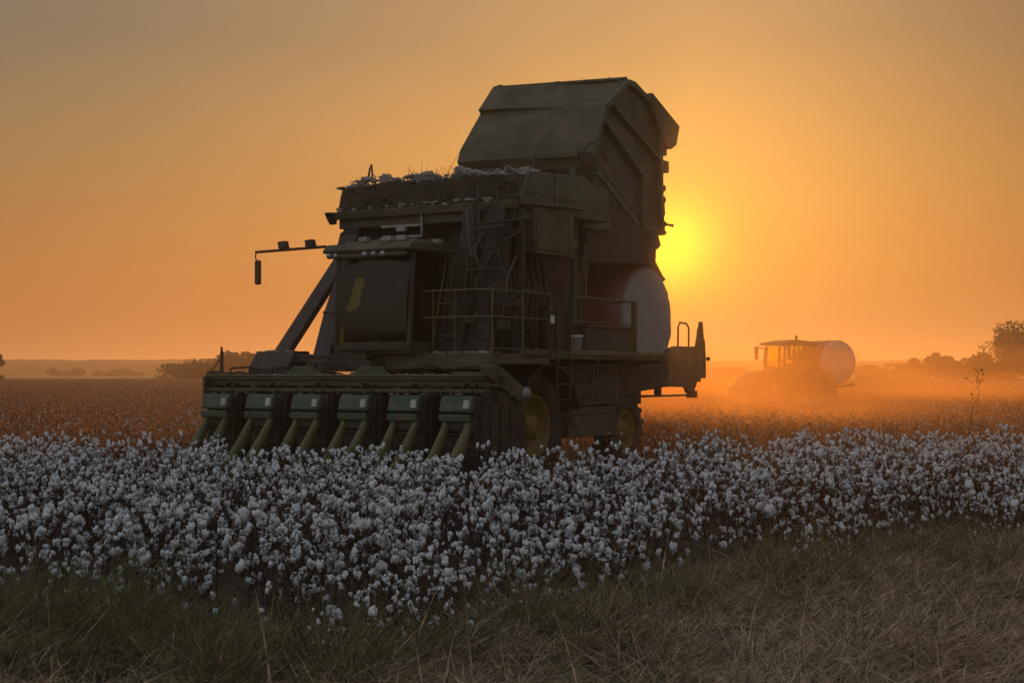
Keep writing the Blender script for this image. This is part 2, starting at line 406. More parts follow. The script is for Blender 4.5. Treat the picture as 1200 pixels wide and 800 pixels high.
def scatter(name, sources, P, label, kind='stuff'):      # P rows: x,y,z,rz,scale,index,tilt
    P = np.array(P, dtype=np.float32); me = bpy.data.meshes.new(name); me.vertices.add(len(P))
    me.vertices.foreach_set('co', P[:, :3].ravel())
    for nm, col, ty in (('rz', 3, 'FLOAT'), ('sc', 4, 'FLOAT'), ('ix', 5, 'INT'), ('tl', 6, 'FLOAT')):
        at = me.attributes.new(nm, ty, 'POINT'); at.data.foreach_set('value', P[:, col].astype(np.int32 if ty == 'INT' else np.float32))
    o = bpy.data.objects.new(name, me); COL.objects.link(o); tag(o, label, None, None, kind)
    G = bpy.data.node_groups.new(name, 'GeometryNodeTree')
    G.interface.new_socket('Geometry', in_out='INPUT', socket_type='NodeSocketGeometry')
    G.interface.new_socket('Geometry', in_out='OUTPUT', socket_type='NodeSocketGeometry')
    gi, go = N(G, 'NodeGroupInput'), N(G, 'NodeGroupOutput')
    ij = N(G, 'GeometryNodeGeometryToInstance')
    for s_ in reversed(sources):
        oi = N(G, 'GeometryNodeObjectInfo', transform_space='ORIGINAL'); oi.inputs['Object'].default_value = s_
        link(G, oi.outputs['Geometry'], ij.inputs[0])
    ip = N(G, 'GeometryNodeInstanceOnPoints'); link(G, gi.outputs[0], ip.inputs['Points']); link(G, ij.outputs[0], ip.inputs['Instance'])
    ip.inputs['Pick Instance'].default_value = True
    def attr(nm, ty='FLOAT'):
        n = N(G, 'GeometryNodeInputNamedAttribute', data_type=ty); n.inputs[0].default_value = nm
        return n.outputs[0]
    link(G, attr('ix', 'INT'), ip.inputs['Instance Index'])
    cx = N(G, 'ShaderNodeCombineXYZ'); link(G, attr('tl'), cx.inputs[0]); link(G, attr('rz'), cx.inputs[2])
    link(G, cx.outputs[0], ip.inputs['Rotation']); link(G, attr('sc'), ip.inputs['Scale'])
    link(G, ip.outputs[0], go.inputs[0])
    md = o.modifiers.new('scatter', 'NODES'); md.node_group = G
    return o
scatter('cotton_crop', src, [(x, y, ground_z(x, y) - .01, random.uniform(0, 6.28), e * random.uniform(.9, 1.12), random.randrange(10), random.uniform(-.12, .12))
        for x, y, e in pts[near_n:]], 'dense stand of white cotton running back to the harvester')
print('cotton', len(pts))

# picked stalks behind: brown, leafy, a few wisps of lint
def stalk_mesh(seed):
    rs = random.Random(seed); b = MB(); h = rs.uniform(.72, .92); lean = Vector((rs.uniform(-.18, .18), rs.uniform(-.18, .18), 0))
    b.tube([Vector((0, 0, 0)), lean * .5 + Vector((0, 0, h * .5)), lean + Vector((0, 0, h))], .008, 3, .003, caps=False)
    for i in range(9):
        t_ = .25 + .72 * i / 9; base = Vector((lean.x * t_, lean.y * t_, h * t_)); an = i * 2.4 + rs.uniform(-.4, .4); L = rs.uniform(.08, .24)
        e = base + Vector((math.cos(an) * L, math.sin(an) * L, L * rs.uniform(.2, 1)))
        b.cur = 0; b.tube([base, e], .004, 3, .0015, caps=False)
        b.cur = 1
        for _ in range(4): leaf_into(b, base.lerp(e, rs.uniform(.2, 1.1)) + Vector((rs.uniform(-.03, .03), rs.uniform(-.03, .03), rs.uniform(-.04, .02))), rs.uniform(.018, .042), rs)
        if rs.random() < .24:
            b.cur = 2; b.ico(e, rs.uniform(.010, .022), 1, .6, (1, 1, 1.6), 3)
    return b.build('picked_stalk', ['stem', 'stalk_leaf', 'cotton'], mesh_only=True)
smeshes = [stalk_mesh(500 + i) for i in range(8)]
OX, OY = -1.29, 27.29
def in_machine(x, y):
    dx, dy = x - OX, y - OY; a = dx * U[0] + dy * U[1]; b_ = dx * Wv[0] + dy * Wv[1]
    return (-3.4 < a < 3.4 and -5.2 < b_ < -2) or (-2.6 < a < 2.6 and -2.5 < b_ < 5.5)
def in_tractor(x, y): return abs(x - 15.3) < 3.6 and abs(y - 78) < 2.6
sp = []
for i in range(-420, 520):
    j = 0.0
    while j < 330:
        a = i * .965 + random.uniform(-.12, .12)
        x = a * U[0] + (j - 20) * Wv[0]; y = a * U[1] + (j - 20) * Wv[1]
        st = .17 if y < 60 else (.28 if y < 110 else .5)
        j += st * random.uniform(.7, 1.3)
        if y < 17 or y > 300 or abs(x) > .37 * y + 5: continue
        if y < 30 and y < interp(x, FAR) + .9: continue
        if y > 110 and i % 2: continue
        if in_machine(x, y) or in_tractor(x, y): continue
        inf = y < 27 and -4.2 < x < 2.3                 # just in front of the machine the stalks are knocked down
        wheel = False
        sp.append((x, y, 0, random.uniform(0, 6.28), (random.uniform(.35, .55) if inf else random.uniform(.85, 1.12)) * (1 if y < 110 else 1.15), random.randrange(8), random.uniform(-.2, .2) + (random.choice((-.6, .6)) if inf else 0)))
sp.sort(key=lambda p_: p_[1])
sl = []; keep = []
for q in sp:
    if len(sl) < 300 and not (-4.5 < q[0] < 3.2 and q[1] < 30) and abs(q[0]) < .35 * q[1]:
        o = bpy.data.objects.new('cotton_stalk', smeshes[q[5]]); COL.objects.link(o)
        o.location = q[:3]; o.rotation_euler = (q[6], 0, q[3]); o.scale = (q[4],) * 3
        tag(o, 'brown picked cotton stalk with dry leaves and hardly any lint, behind the white stand', 'cotton stalk', 'picked brown cotton stalks beyond the white cotton')
        sl.append(o)
    else: keep.append(q)
ssrc = []
for i in range(8): ssrc.append(next(o for o in sl if o.data == smeshes[i]))
scatter('picked_field', ssrc, keep, 'brown picked cotton field reaching back to the tree line')
print('stalks', len(keep))
# far end of the crop, where single stalks no longer read
n = 60; vs = []; fs = []
for i in range(n + 1):
    for j in range(13):
        x = -420 + 900 * i / n; y = 295 + j * 35
        vs.append((x, y, (.78 + .12 * noise.noise(Vector((x * .3, y * .3, 1)))) if 0 < j < 12 else -.02))
for i in range(n):
    for j in range(12): fs.append((i * 13 + j, i * 13 + 13 + j, i * 13 + 14 + j, i * 13 + j + 1))
b = MB(); b.add(vs, fs); tag(b.build('distant_crop', 'far_crop'), 'flat brown crop at the far end of the field', kind='stuff')

# ------------------------------------------------------------------ grass and straw in the foreground
def blades(name, P, L, wid, yaw, lean, curl, mats, mi, label):
    n = len(P); seg = 4; t_ = np.linspace(0, 1, seg + 1)[None, :, None]
    dirh = np.stack([np.cos(yaw), np.sin(yaw), np.zeros(n)], 1)[:, None, :]
    th = (lean[:, None, None] + curl[:, None, None] * t_)
    step = L[:, None, None] / seg
    inc = np.concatenate([np.zeros((n, 1, 3)), (dirh * np.sin(th[:, 1:]) + np.array([0, 0, 1.]) * np.cos(th[:, 1:])) * step], 1)
    c = P[:, None, :] + np.cumsum(inc, 1)
    c[:, :, 2] = np.maximum(c[:, :, 2], P[:, None, 2] + .004)
    ya2 = yaw + rng.uniform(-1.2, 1.2, n) + np.pi / 2
    side = np.stack([np.cos(ya2), np.sin(ya2), rng.uniform(-.3, .3, n)], 1)[:, None, :]
    w = (wid[:, None, None] * (1 - t_ ** 2 * .9)) / 2
    V = np.stack([c - side * w, c + side * w], 2).reshape(-1, 3)
    base = (np.arange(n) * (seg + 1) * 2)[:, None] + (np.arange(seg) * 2)[None, :]
    F = np.stack([base, base + 1, base + 3, base + 2], -1).reshape(-1, 4)
    o = npmesh(name, V, F, mats, np.repeat(mi, seg)); return tag(o, label, kind='stuff')
def nz2(x, y, s_, o): return np.array([noise.noise(Vector((a * s_, b_ * s_, o))) for a, b_ in zip(x, y)])
def gz(x, y): return np.array([ground_z(a, b_) for a, b_ in zip(x, y)])
n = 135000
y = rng.uniform(7.2, 18, n); x = rng.uniform(-.40, .40, n) * y + rng.uniform(-.5, .5, n)
lo = np.interp(x, [p_[0] for p_ in NEAR], [p_[1] for p_ in NEAR])
k1 = nz2(x, y, .8, 3); k2 = nz2(x, y, 2.5, 9)
tall = np.clip(1 - np.abs((y - (lo - .2)) / 1.5), 0, 1)                # a weedy strip along the edge of the crop
keepm = (y < lo + 1.6) & (rng.random(n) < np.clip(.55 + k2 * .9 + tall * .5, .12, 1)) & ((y < lo + .2) | (rng.random(n) < .6))
x, y, k1, k2, tall, lo = x[keepm], y[keepm], k1[keepm], k2[keepm], tall[keepm], lo[keepm]
n = len(x); P = np.stack([x, y, gz(x, y)], 1)
leftg = np.clip((-x - .6) / 2.2, 0, 1)                                   # greener on the left
green = rng.random(n) < np.clip(.10 + .65 * leftg * (tall > .02) + .42 * tall + k1 * .6, .04, .9)
L = np.where(green, rng.uniform(.12, .30, n), rng.uniform(.10, .28, n)) * (1 + 1.5 * tall * (1 + k1)) * np.clip(1 + k2, .5, 1.6)
clump = nz2(x, y, 1.3, 20) * 4
blades('verge_grass', P, L, rng.uniform(.004, .010, n), clump + rng.uniform(-2.6, 2.6, n), np.abs(rng.normal(0, .35, n)) + .1 + np.where(green, 0, .35),
       rng.uniform(.3, 1.5, n), ['green_grass', 'straw'], (~green).astype(int), 'rough green and dry grass along the edge of the cotton')
n = 36000
y = rng.uniform(7.2, 16.5, n); x = rng.uniform(-.40, .40, n) * y
lo = np.interp(x, [p_[0] for p_ in NEAR], [p_[1] for p_ in NEAR]); k2 = nz2(x, y, .9, 14)
kp = (y < lo - .25) & (rng.random(n) < np.clip(.55 + k2 * 1.2 + (x > 0) * .25, .1, 1)); x, y = x[kp], y[kp]; n = len(x)
P = np.stack([x, y, gz(x, y) + rng.uniform(0, .07, n)], 1)
blades('dry_straw', P, rng.uniform(.15, .6, n), rng.uniform(.004, .011, n), nz2(x, y, .8, 22) * 4 + rng.normal(0, 1.1, n),
       rng.uniform(.75, 1.35, n), rng.uniform(.1, .9, n), ['straw'], np.zeros(n, int), 'matted dry straw lying over the verge')

n = 1300
y = rng.uniform(7.4, 17, n); x = rng.uniform(-.40, .40, n) * y
lo = np.interp(x, [p_[0] for p_ in NEAR], [p_[1] for p_ in NEAR]); kp = (y < lo + .3) & (rng.random(n) < .6); x, y = x[kp], y[kp]; n = len(x)
P = np.stack([x, y, gz(x, y) + rng.uniform(0, .08, n)], 1)
blades('broken_stalks', P, rng.uniform(.2, .75, n), rng.uniform(.009, .018, n), rng.uniform(0, 6.28, n), np.where(rng.random(n) < .12, rng.uniform(.1, .7, n), rng.uniform(1.1, 1.5, n)), rng.uniform(-.1, .4, n), ['straw', 'stem'], (rng.random(n) < .04).astype(int), 'broken pale and brown stalks lying in the verge')
# weeds standing up out of the crop
def weed(x, y, h, label, seed):
    rs = random.Random(seed); b = MB(); b.cur = 0
    P = [Vector((rs.uniform(-.02, .02) * i, rs.uniform(-.02, .02) * i, h * i / 6)) for i in range(7)]
    b.tube(P, .010, 5, .003, caps=False)
    for i in range(10):
        t_ = .35 + .62 * i / 10; bs = Vector((0, 0, h * t_)) + P[min(6, int(t_ * 6))] * Vector((1, 1, 0)).length * 0
        an = i * 2.4; L = rs.uniform(.04, .10); e = bs + Vector((math.cos(an) * L, math.sin(an) * L, L * .8)); b.tube([bs, e], .004, 3, .002)
        b.cur = 1
        if t_ > .7: leaf_into(b, e, .03, rs)
        b.cur = 0
    b.cur = 1
    for _ in range(14): leaf_into(b, P[-1] + Vector((rs.uniform(-.09, .09), rs.uniform(-.09, .09), rs.uniform(-.22, .05))), rs.uniform(.02, .04), rs)
    o = b.build('weed_stalk', ['stem', 'dry_leaf']); o.location = (x, y, 0); return tag(o, label, 'weed')
weed(7.1, 22.8, 1.93, 'tall thin weed with a dark seed head rising above the cotton at far right', 3)
weed(-1.28, 9.0, .42, 'short thin dead stalk in the grass under the lowest cotton bolls, left of centre', 8)

# ------------------------------------------------------------------ cotton picker. local x: towards its left side (image right), y: rearwards, z: up
PK = empty('cotton_picker', (OX, OY, 0), -TH, 'large green cotton picker with its round module chamber raised open, harvesting before the sun', 'cotton picker')
def part(mb, name, m_, parent=PK, bevel=.012): return mb.build(name, m_, parent, bevel)

def tyre_mb(c, Rr, rim, w_, lugs, side):
    b = MB(); h = w_ / 2; bead = rim + .02
    b.lathe([(-h * .72, bead), (-h * .95, rim + .10), (-h, (Rr + rim) / 2 + .05), (-h * .86, Rr - .06), (-h * .3, Rr - .045), (h * .3, Rr - .045), (h * .86, Rr - .06), (h, (Rr + rim) / 2 + .05), (h * .95, rim + .10), (h * .72, bead), (-h * .72, bead)], c, 40)
    for i in range(lugs * 2):
        an = 2 * math.pi * i / (lugs * 2); s_ = 1 if i % 2 else -1; da = .18
        q = []
        for (xx, aa, rr) in ((0, da, Rr - .06), (0, da + .09, Rr - .06), (0, da + .085, Rr), (0, da + .005, Rr)):
            q.append(Vector((c[0] + s_ * .01, c[1] + math.cos(an + aa) * rr, c[2] + math.sin(an + aa) * rr)))
        for (aa, rr) in ((0, Rr - .10), (.10, Rr - .10), (.09, Rr - .012), (.01, Rr - .012)):
            q.append(Vector((c[0] + s_ * h * .98, c[1] + math.cos(an + aa) * rr, c[2] + math.sin(an + aa) * rr)))
        b.add(q, [(0, 1, 2, 3), (4, 7, 6, 5), (0, 4, 5, 1), (1, 5, 6, 2), (2, 6, 7, 3), (3, 7, 4, 0)])
    return b
def wheel(c, Rr, rim, w_, lugs, out, parent=PK, m_='yellow_paint', dish=.12):
    tyre = part(tyre_mb(c, Rr, rim, w_, lugs, out), 'wheel', 'rubber', parent, 0)
    b = MB(); h = w_ / 2 * .72; o = out
    b.lathe([(o * h, rim + .02), (o * (h + .015), rim), (o * (h - .05), rim - .05), (o * (h - .06 - dish), rim - .10), (o * (h - .10 - dish), .22), (o * (h - .02), .18), (o * h, .10), (o * h, .001)], c, 36)
    b.lathe([(-o * h, rim + .02), (-o * h, rim - .05), (o * (h - .10), rim - .06)], c, 36)
    for i in range(8):
        an = i * math.pi / 4; b.cur = 0
        b.lathe([(o * (h - .09 - dish * .6), .03), (o * (h - .03 - dish * .6), .028), (o * (h - .03 - dish * .6), .001)], (c[0], c[1] + math.cos(an) * .31, c[2] + math.sin(an) * .31), 8)
    part(b, 'rim', m_, tyre, 0)
    return tyre
for a in (1.80, 1.16, -1.16, -1.80): wheel((a, 0, .975), .975, .535, .50, 20, 1 if a > 0 else -1)
for a in (1.62, -1.62): wheel((a, 3.96, .76), .76, .39, .46, 18, 1 if a > 0 else -1, dish=.05)

# --- header: frame, six row units, arms
b = MB()
b.box(-2.80, 3.12, -3.15, -2.85, 1.70, 1.87); b.box(-2.78, 3.06, -2.95, -2.6, 1.45, 1.62)
b.box(-2.79, 3.08, -3.2, -3.151, 1.80, 1.84)
b.box(-2.75, 3.0, -3.30, -3.16, 1.60, 1.66)
b.prism([(-3.30, 1.30), (-3.30, 1.86), (-2.45, 1.90), (-2.35, 1.2)], -2.84, -2.78)
for a in (-2.4, -1.2, .2, 1.5, 2.6): b.box(a - .05, a + .05, -3.0, -2.55, 1.62, 1.72)
hd = part(b, 'header', 'green_paint')
b = MB(); b.tube([(-2.78, -3.22, 1.875), (3.1, -3.22, 1.875)], .02, 8); b.box(2.35, 3.0, -3.235, -3.2, 1.86, 1.93)
part(b, 'yellow_bar', 'rail_paint', hd)
b = MB()
for a0 in (-2.55, -1.6, -.5, .25, 1.35, 2.2):
    b.tube([(a0, -2.9, 1.87), (a0 + .1, -3.0, 2.0), (a0 + .35, -2.8, 2.02), (a0 + .6, -2.5, 1.9)], .018, 6)
    b.tube([(a0 + .2, -2.7, 1.87), (a0 + .15, -2.9, 1.94), (a0 + .5, -3.0, 1.9)], .014, 6)
part(b, 'hydraulic_hose', 'hose', hd, 0)
b = MB(); b.prism([(-1.2, 1.87), (-.95, 2.03), (-.68, 2.03), (-.45, 1.87)], -3.12, -2.9, 1); b.prism([(.28, 1.87), (.45, 2.03), (.75, 2.03), (.95, 1.87)], -3.12, -2.9, 1)
part(b, 'beam_bracket', 'green_cover', hd)
# marker rod on the far end of the beam
b = MB(); b.tube([(-2.80, -2.85, 1.87), (-2.80, -2.85, 2.30)], .035, 8); b.tube([(-2.80, -2.85, 2.3), (-2.81, -2.85, 2.38)], .022, 8)
b.tube([(-3.06, -2.9, 1.92), (-2.92, -2.87, 2.05), (-2.80, -2.85, 2.22)], .015, 6); b.box(-2.9, -2.55, -2.95, -2.7, 1.87, 1.93); b.prism([(-3.1, 1.87), (-3.05, 1.95), (-2.95, 1.96), (-2.85, 1.87)], -2.95, -2.7, 1)
part(b, 'marker_rod', 'dark_metal', hd)
for i in range(6):
    ax = -2.25 + i * .985
    b = MB()                                              # picking cabinet
    b.prism([(-3.50, .30), (-3.48, 1.28), (-3.40, 1.54), (-2.2, 1.62), (-2.05, 1.3), (-2.05, .30)], ax - .30, ax + .30)
    b.box(ax - .47, ax - .34, -3.25, -2.3, .5, 1.70); b.box(ax - .285, ax + .285, -3.60, -3.45, 1.02, 1.20)
    b.box(ax + .305, ax + .33, -3.35, -2.2, .35, 1.6)
    for z in (.55, .75, .95): b.box(ax - .26, ax + .26, -3.585, -3.54, z, z + .035)
    ru = part(b, 'row_unit', 'dark_metal')
    b = MB()
    b.prism([(-3.62, 1.30), (-3.64, 1.33), (-3.58, 1.53), (-3.54, 1.56), (-3.45, 1.56), (-3.5, 1.30)], ax - .31, ax + .27)
    b.box(ax - .31, ax + .27, -3.66, -3.62, 1.16, 1.275)
    part(b, 'cover', 'green_cover', ru, .02)
    b = MB(); b.prism([(-3.66, 1.37), (-3.64, 1.49), (-3.60, 1.50), (-3.60, 1.36)], ax + .15, ax + .25)
    part(b, 'lamp', 'chrome_lens', ru, 0)
    b = MB(); b.tube([(ax - .1, -3.3, 1.62), (ax - .1, -3.25, 1.72), (ax - .05, -3.05, 1.76)], .02, 6); b.tube([(ax + .12, -3.35, 1.60), (ax + .1, -3.2, 1.72), (ax + .1, -3.0, 1.78)], .016, 6)
    part(b, 'hose', 'hose', ru, 0)
    for s_ in (-.21, .21):                                # crop divider points, flattened cones sloping down and forward
        P = [(-3.56, 1.22), (-3.62, 1.08), (-3.80, .80), (-4.06, .50), (-4.42, .24), (-4.60, .16)]
        Wd = [.045, .055, .070, .080, .05, .015]; Hh = [.05, .07, .11, .12, .08, .02]
        b = MB(); vs = []; k_ = 10
        for (py, pz), w_, h_ in zip(P, Wd, Hh):
            for q in range(k_):
                an = 2 * math.pi * q / k_; vs.append((ax + s_ * (1 - .10 * (1.2 - pz)) + math.cos(an) * w_, py + math.sin(an) * h_ * -.8, pz + math.sin(an) * h_ * .8 - .03))
        fs = [(r_ * k_ + q, r_ * k_ + (q + 1) % k_, (r_ + 1) * k_ + (q + 1) % k_, (r_ + 1) * k_ + q) for r_ in range(5) for q in range(k_)]
        b.add(vs, fs, True); b.add(vs[-k_:], [tuple(range(k_))])
        part(b, 'divider_point', 'nose_paint', ru, 0)
# near end arm and drive covers of the header
b = MB(); b.prism([(-3.45, 2.02), (-3.10, 2.06), (-2.16, 1.62), (-2.14, 1.46), (-2.45, 1.46), (-3.4, 1.86)], 3.0, 3.12)
part(b, 'header_arm', 'green_paint', hd)
b = MB(); b.lathe([(3.10, .11), (3.16, .10), (3.16, .001)], (0, -2.25, 1.58), 12); part(b, 'pivot_cap', 'tin', hd, 0)
b = MB(); b.prism([(-3.4, .35), (-3.4, 1.45), (-2.2, 1.5), (-2.1, .35)], 2.92, 3.06)
for y0 in (-3.25, -2.95, -2.65): b.box(3.06, 3.09, y0, y0 + .12, .4, 1.4)
b.tube([(3.12, -3.35, 1.55), (3.12, -2.6, 1.55)], .015, 6)
part(b, 'end_shield', 'dark_metal', hd)

# --- air ducts from header to basket
for a in (-1.90, -.86, 1.12, 1.62):
    b = MB(); ow = .16 if a < -1 else (.18 if a < 0 else .19)
    pth = [(-2.60, 1.88), (-2.50, 2.12), (-.86, 4.05), (-.62, 4.55), (-.50, 4.80)] if a < 0 else [(-1.5, 2.26), (-1.35, 2.5), (-1.0, 3.3), (-.85, 4.1), (-.75, 4.80)]
    out = .24 if a < -1 else (-.80 if a < 0 else 0)
    if a == -.86: pth = [(-2.60, 1.88), (-2.50, 2.20), (-1.80, 3.0), (-1.20, 3.6), (-.70, 4.3)]
    for k_ in range(4):
        (y0, z0), (y1, z1) = pth[k_], pth[k_ + 1]
        th_ = .18 if a < 0 else .30
        w0, w1 = (ow + .05 * (k_ == 0), ow + (.07 if k_ >= 2 and a < -1 else 0))
        zf = lambda z_: max(0, min(1, (z_ - 2.2) / 2.1)); x0c, x1c = a + out * zf(z0), a + out * zf(z1)
        q = [(x0c - w0, y0, z0), (x0c + w0, y0, z0), (x0c + w0, y0 + th_, z0), (x0c - w0, y0 + th_, z0),
             (x1c - w1, y1, z1), (x1c + w1, y1, z1), (x1c + w1, y1 + th_, z1), (x1c - w1, y1 + th_, z1)]
        b.add(q, [(0, 1, 2, 3), (7, 6, 5, 4), (0, 4, 5, 1), (1, 5, 6, 2), (2, 6, 7, 3), (3, 7, 4, 0)])
        b.bar((x0c - w0 - .01, y0 - .01, z0), (x0c + w0 + .01, y0 - .01, z0), .03, .04)
    part(b, 'air_duct', 'duct_plastic')
b = MB(); b.prism([(-2.72, 1.87), (-2.72, 2.0), (-2.50, 2.30), (-2.1, 2.3), (-2.0, 1.87)], -2.30, -1.42); part(b, 'duct_foot', 'duct_plastic')
b = MB(); b.box(-2.0, .1, -2.48, -2.3, 2.10, 2.24); b.box(-.75, .3, -2.6, -2.2, 1.94, 2.12); b.box(-1.1, -.9, -2.6, -2.2, 1.88, 2.1); part(b, 'cross_tube', 'dark_metal')

# --- chassis and cab floor
b = MB()
b.box(-.95, .95, -2.0, 6.4, 1.25, 1.75); b.box(-1.25, 1.35, -.5, 3.15, 1.75, 2.3)
b.box(-1.5, 2.45, -2.15, -.3, 2.06, 2.24); b.lathe([(-1.2, .16), (1.2, .16)], (0, 0, .975), 14); b.lathe([(-1.5, .12), (1.5, .12)], (0, 3.96, .76), 14)
b.box(-.5, .5, -.3, .3, .8, 1.5); b.box(-.35, .35, 3.7, 4.3, .7, 1.4)
b.box(-1.0, 2.4, -2.2, -2.16, 1.98, 2.12)
part(b, 'chassis', 'green_paint')
b = MB(); b.box(-1.2, 1.28, .36, 3.1, 2.3, 4.84); b.box(1.28, 1.34, .6, 2.9, 2.5, 3.4)
for y0 in np.arange(.75, 2.8, .17): b.box(1.34, 1.36, y0, y0 + .09, 2.6, 3.3)
part(b, 'engine_housing', 'dark_metal')
# --- cab
zc0, zc1 = 2.26, 3.95
def cabpt(x, y, z): return (x, y, z)
FB, FT, RB, RT = -2.35, -2.22, -1.50, -1.10          # front bottom/top and rear bottom/top in y
cb = MB()
cb.box(-.68, .92, FB - .02, RB + .3, 2.241, 2.40)
for sx in (-.66, .90):
    cb.bar((sx, FB, 2.40), (sx, FT, zc1), .07, .07, (0, 1, 0)); cb.bar((sx, RB + .1, 2.40), (sx, RT, zc1), .09, .09, (0, 1, 0))
    cb.bar((sx, FB, 2.42), (sx, RB + .1, 2.42), .05, .06)
cb.prism([(-.66, FB), (-.3, FB - .13), (.5, FB - .14), (.9, FB), (.9, FB + .1), (-.66, FB + .1)], 2.30, 2.44, 2)
cb.bar((.34, FB - .14, 2.45), (.02, FB - .16, 3.15), .02, .02)
cb.bar((-.66, FT, zc1), (.9, FT, zc1), .07, .07)
cb.bar((-.66, RT, zc1), (.9, RT, zc1), .07, .07); cb.box(-.60, .86, RB + .05, RB + .12, 2.4, 3.9)
cb.box(.3, .34, FB + .3, FB + .34, 2.4, 3.9)
cab = part(cb, 'cab', 'dark_metal')
b = MB(); vs = []; nb_ = 14
for th_ in (0, .008):
    for i in range(nb_ + 1):
        f = i / nb_; bow = .13 * math.sin(math.pi * f)
        for (yy, zz) in ((FB, 2.44), (FB - .03, 3.1), (FT, 3.92)): vs.append((-.63 + 1.50 * f, yy - .005 - bow - th_, zz))
o_ = (nb_ + 1) * 3
fs = [(i * 3 + j, i * 3 + 3 + j, i * 3 + 4 + j, i * 3 + 1 + j) for i in range(nb_) for j in range(2)]
b.add(vs[:o_], fs, True); b.add(vs[o_:], fs, True)
part(b, 'windscreen', 'glass', cab, 0)
for (q, nm) in (([(.905, FB + .05, 2.45), (.905, RB + .06, 2.45), (.905, RT - .05, 3.92), (.905, FT + .05, 3.92)], 'side_window'),
                ([(-.665, FB + .05, 2.45), (-.665, RB + .06, 2.45), (-.665, RT - .05, 3.92), (-.665, FT + .05, 3.92)], 'side_window')):
    b = MB(); nv = Vector(q[1]) - Vector(q[0]); nn = nv.cross(Vector(q[3]) - Vector(q[0])).normalized() * .008
    b.add([Vector(v) - nn for v in q] + [Vector(v) for v in q], [(0, 1, 2, 3), (7, 6, 5, 4), (0, 4, 5, 1), (1, 5, 6, 2), (2, 6, 7, 3), (3, 7, 4, 0)])
    part(b, nm, 'glass', cab, 0)
b = MB(); b.box(-.25, .25, -1.95, -1.5, 2.75, 2.9); b.prism([(-1.6, 2.88), (-1.45, 2.88), (-1.32, 3.6), (-1.45, 3.6)], -.25, .25); b.box(-.1, .1, -1.8, -1.6, 2.4, 2.75)
part(b, 'operator_seat', 'seat_cloth', cab, .03)
b = MB(); b.tube([(.0, -2.2, 2.45), (0, -2.02, 3.0)], .04, 8); b.tube([(math.cos(q * .524) * .19, -2.0 + math.sin(q * .524) * .08, 3.05 + math.sin(q * .524) * .17) for q in range(13)], .016, 6, caps=False)
part(b, 'steering_wheel', 'dark_metal', cab, 0)
b = MB(); b.box(.42, .55, -2.2, -1.7, 2.7, 3.0); b.box(.40, .43, -2.15, -1.95, 3.0, 3.25); part(b, 'console', 'dark_metal', cab)
b = MB()
b.prism([(-2.52, 3.97), (-2.55, 4.02), (-2.40, 4.13), (-1.05, 4.17), (-1.0, 4.0)], -.80, 1.02)
b.box(-.74, .95, -2.50, -2.44, 3.88, 3.965)
b.prism([(-2.0, 4.155), (-1.9, 4.22), (-1.1, 4.22), (-1.05, 4.165)], -.7, .75)
rf = part(b, 'cab_roof', 'green_paint', cab, .04)
for a in (-.66, -.52, .10, .29, .48):
    b = MB(); b.lathe([(-2.56, .001), (-2.555, .038), (-2.51, .045)], (a, 0, 3.93), 14, 1); part(b, 'work_lamp', 'chrome_lens', rf, 0)
for (a, y_) in ((-.05, -2.35), (.42, -2.3), (.72, -2.3), (.80, -1.4)):
    b = MB(); b.box(a - .09, a + .09, y_ - .04, y_ + .1, 4.15, 4.24); b.box(a - .03, a + .03, y_, y_ + .05, 4.1, 4.16)
    part(b, 'roof_lamp', 'tin', rf)
# mirror arm
b = MB(); b.tube([(-2.50, -2.3, 4.09), (-1.7, -2.3, 4.105), (-.9, -2.3, 4.12)], .026, 8); b.tube([(-.95, -2.3, 4.12), (-.7, -2.2, 4.0)], .02, 6)
b.tube([(-2.49, -2.3, 4.09), (-2.50, -2.31, 3.99), (-2.45, -2.32, 3.93)], .012, 6); am = part(b, 'mirror_arm', 'red_paint', PK, 0)
b = MB(); b.box(-2.47, -2.37, -2.38, -2.28, 3.50, 3.94)
mm_ = part(b, 'mirror', 'dark_metal', am, .03)
for a in (-1.86, -1.25):
    b = MB(); b.prism([(a - .07, 4.125), (a - .09, 4.25), (a + .07, 4.26), (a + .09, 4.125)], -2.36, -2.24, 1); b.tube([(a, -2.3, 4.09), (a, -2.3, 4.13)], .02, 6)
    b.box(a + .1, a + .13, -2.32, -2.28, 4.11, 4.17); part(b, 'work_lamp', 'dark_metal', am)
# door edge bars and grab rail near the ladder
b = MB(); b.tube([(.95, -1.28, 3.96), (.95, -1.72, 2.45)], .014, 6); b.tube([(.98, -1.2, 3.9), (.98, -1.2, 2.5)], .012, 6); part(b, 'grab_handle', 'rail_paint')

# --- platform with railing on its left side
b = MB(); b.box(1.36, 2.42, -2.1, 4.5, 2.20, 2.24)
b.box(2.42, 2.45, -1.3, 4.55, 2.16, 2.30); b.box(1.36, 1.42, -.3, 4.5, 1.95, 2.2)
for y_ in (-1.6, .1, 1.6, 3.2, 4.3): b.box(1.36, 2.4, y_, y_ + .07, 2.10, 2.199)
pf = part(b, 'platform', 'green_paint')
b = MB(); b.box(2.455, 2.475, .4, 4.56, 2.235, 2.315); part(b, 'edge_strip', 'rail_paint', pf)
b = MB(); x = 2.36; r = .014
zt, zm, zb = 3.30, 2.85, 2.32
for (ya, yb) in ((-2.05, -.10), (.45, 3.2)):
    b.tube([(x, ya, zt), (x, yb, zt)], r, 8); b.tube([(x, ya, zm), (x, yb, zm)], r, 8); b.tube([(x, ya, zb), (x, yb, zb)], r, 6)
    for y_ in np.linspace(ya, yb, 3 if yb < 0 else 2): b.tube([(x, y_, 2.24), (x, y_, zt)], r * 1.1, 8)
b.tube([(x, 1.2, zt), (x, 1.2, 4.3)], .018, 8)
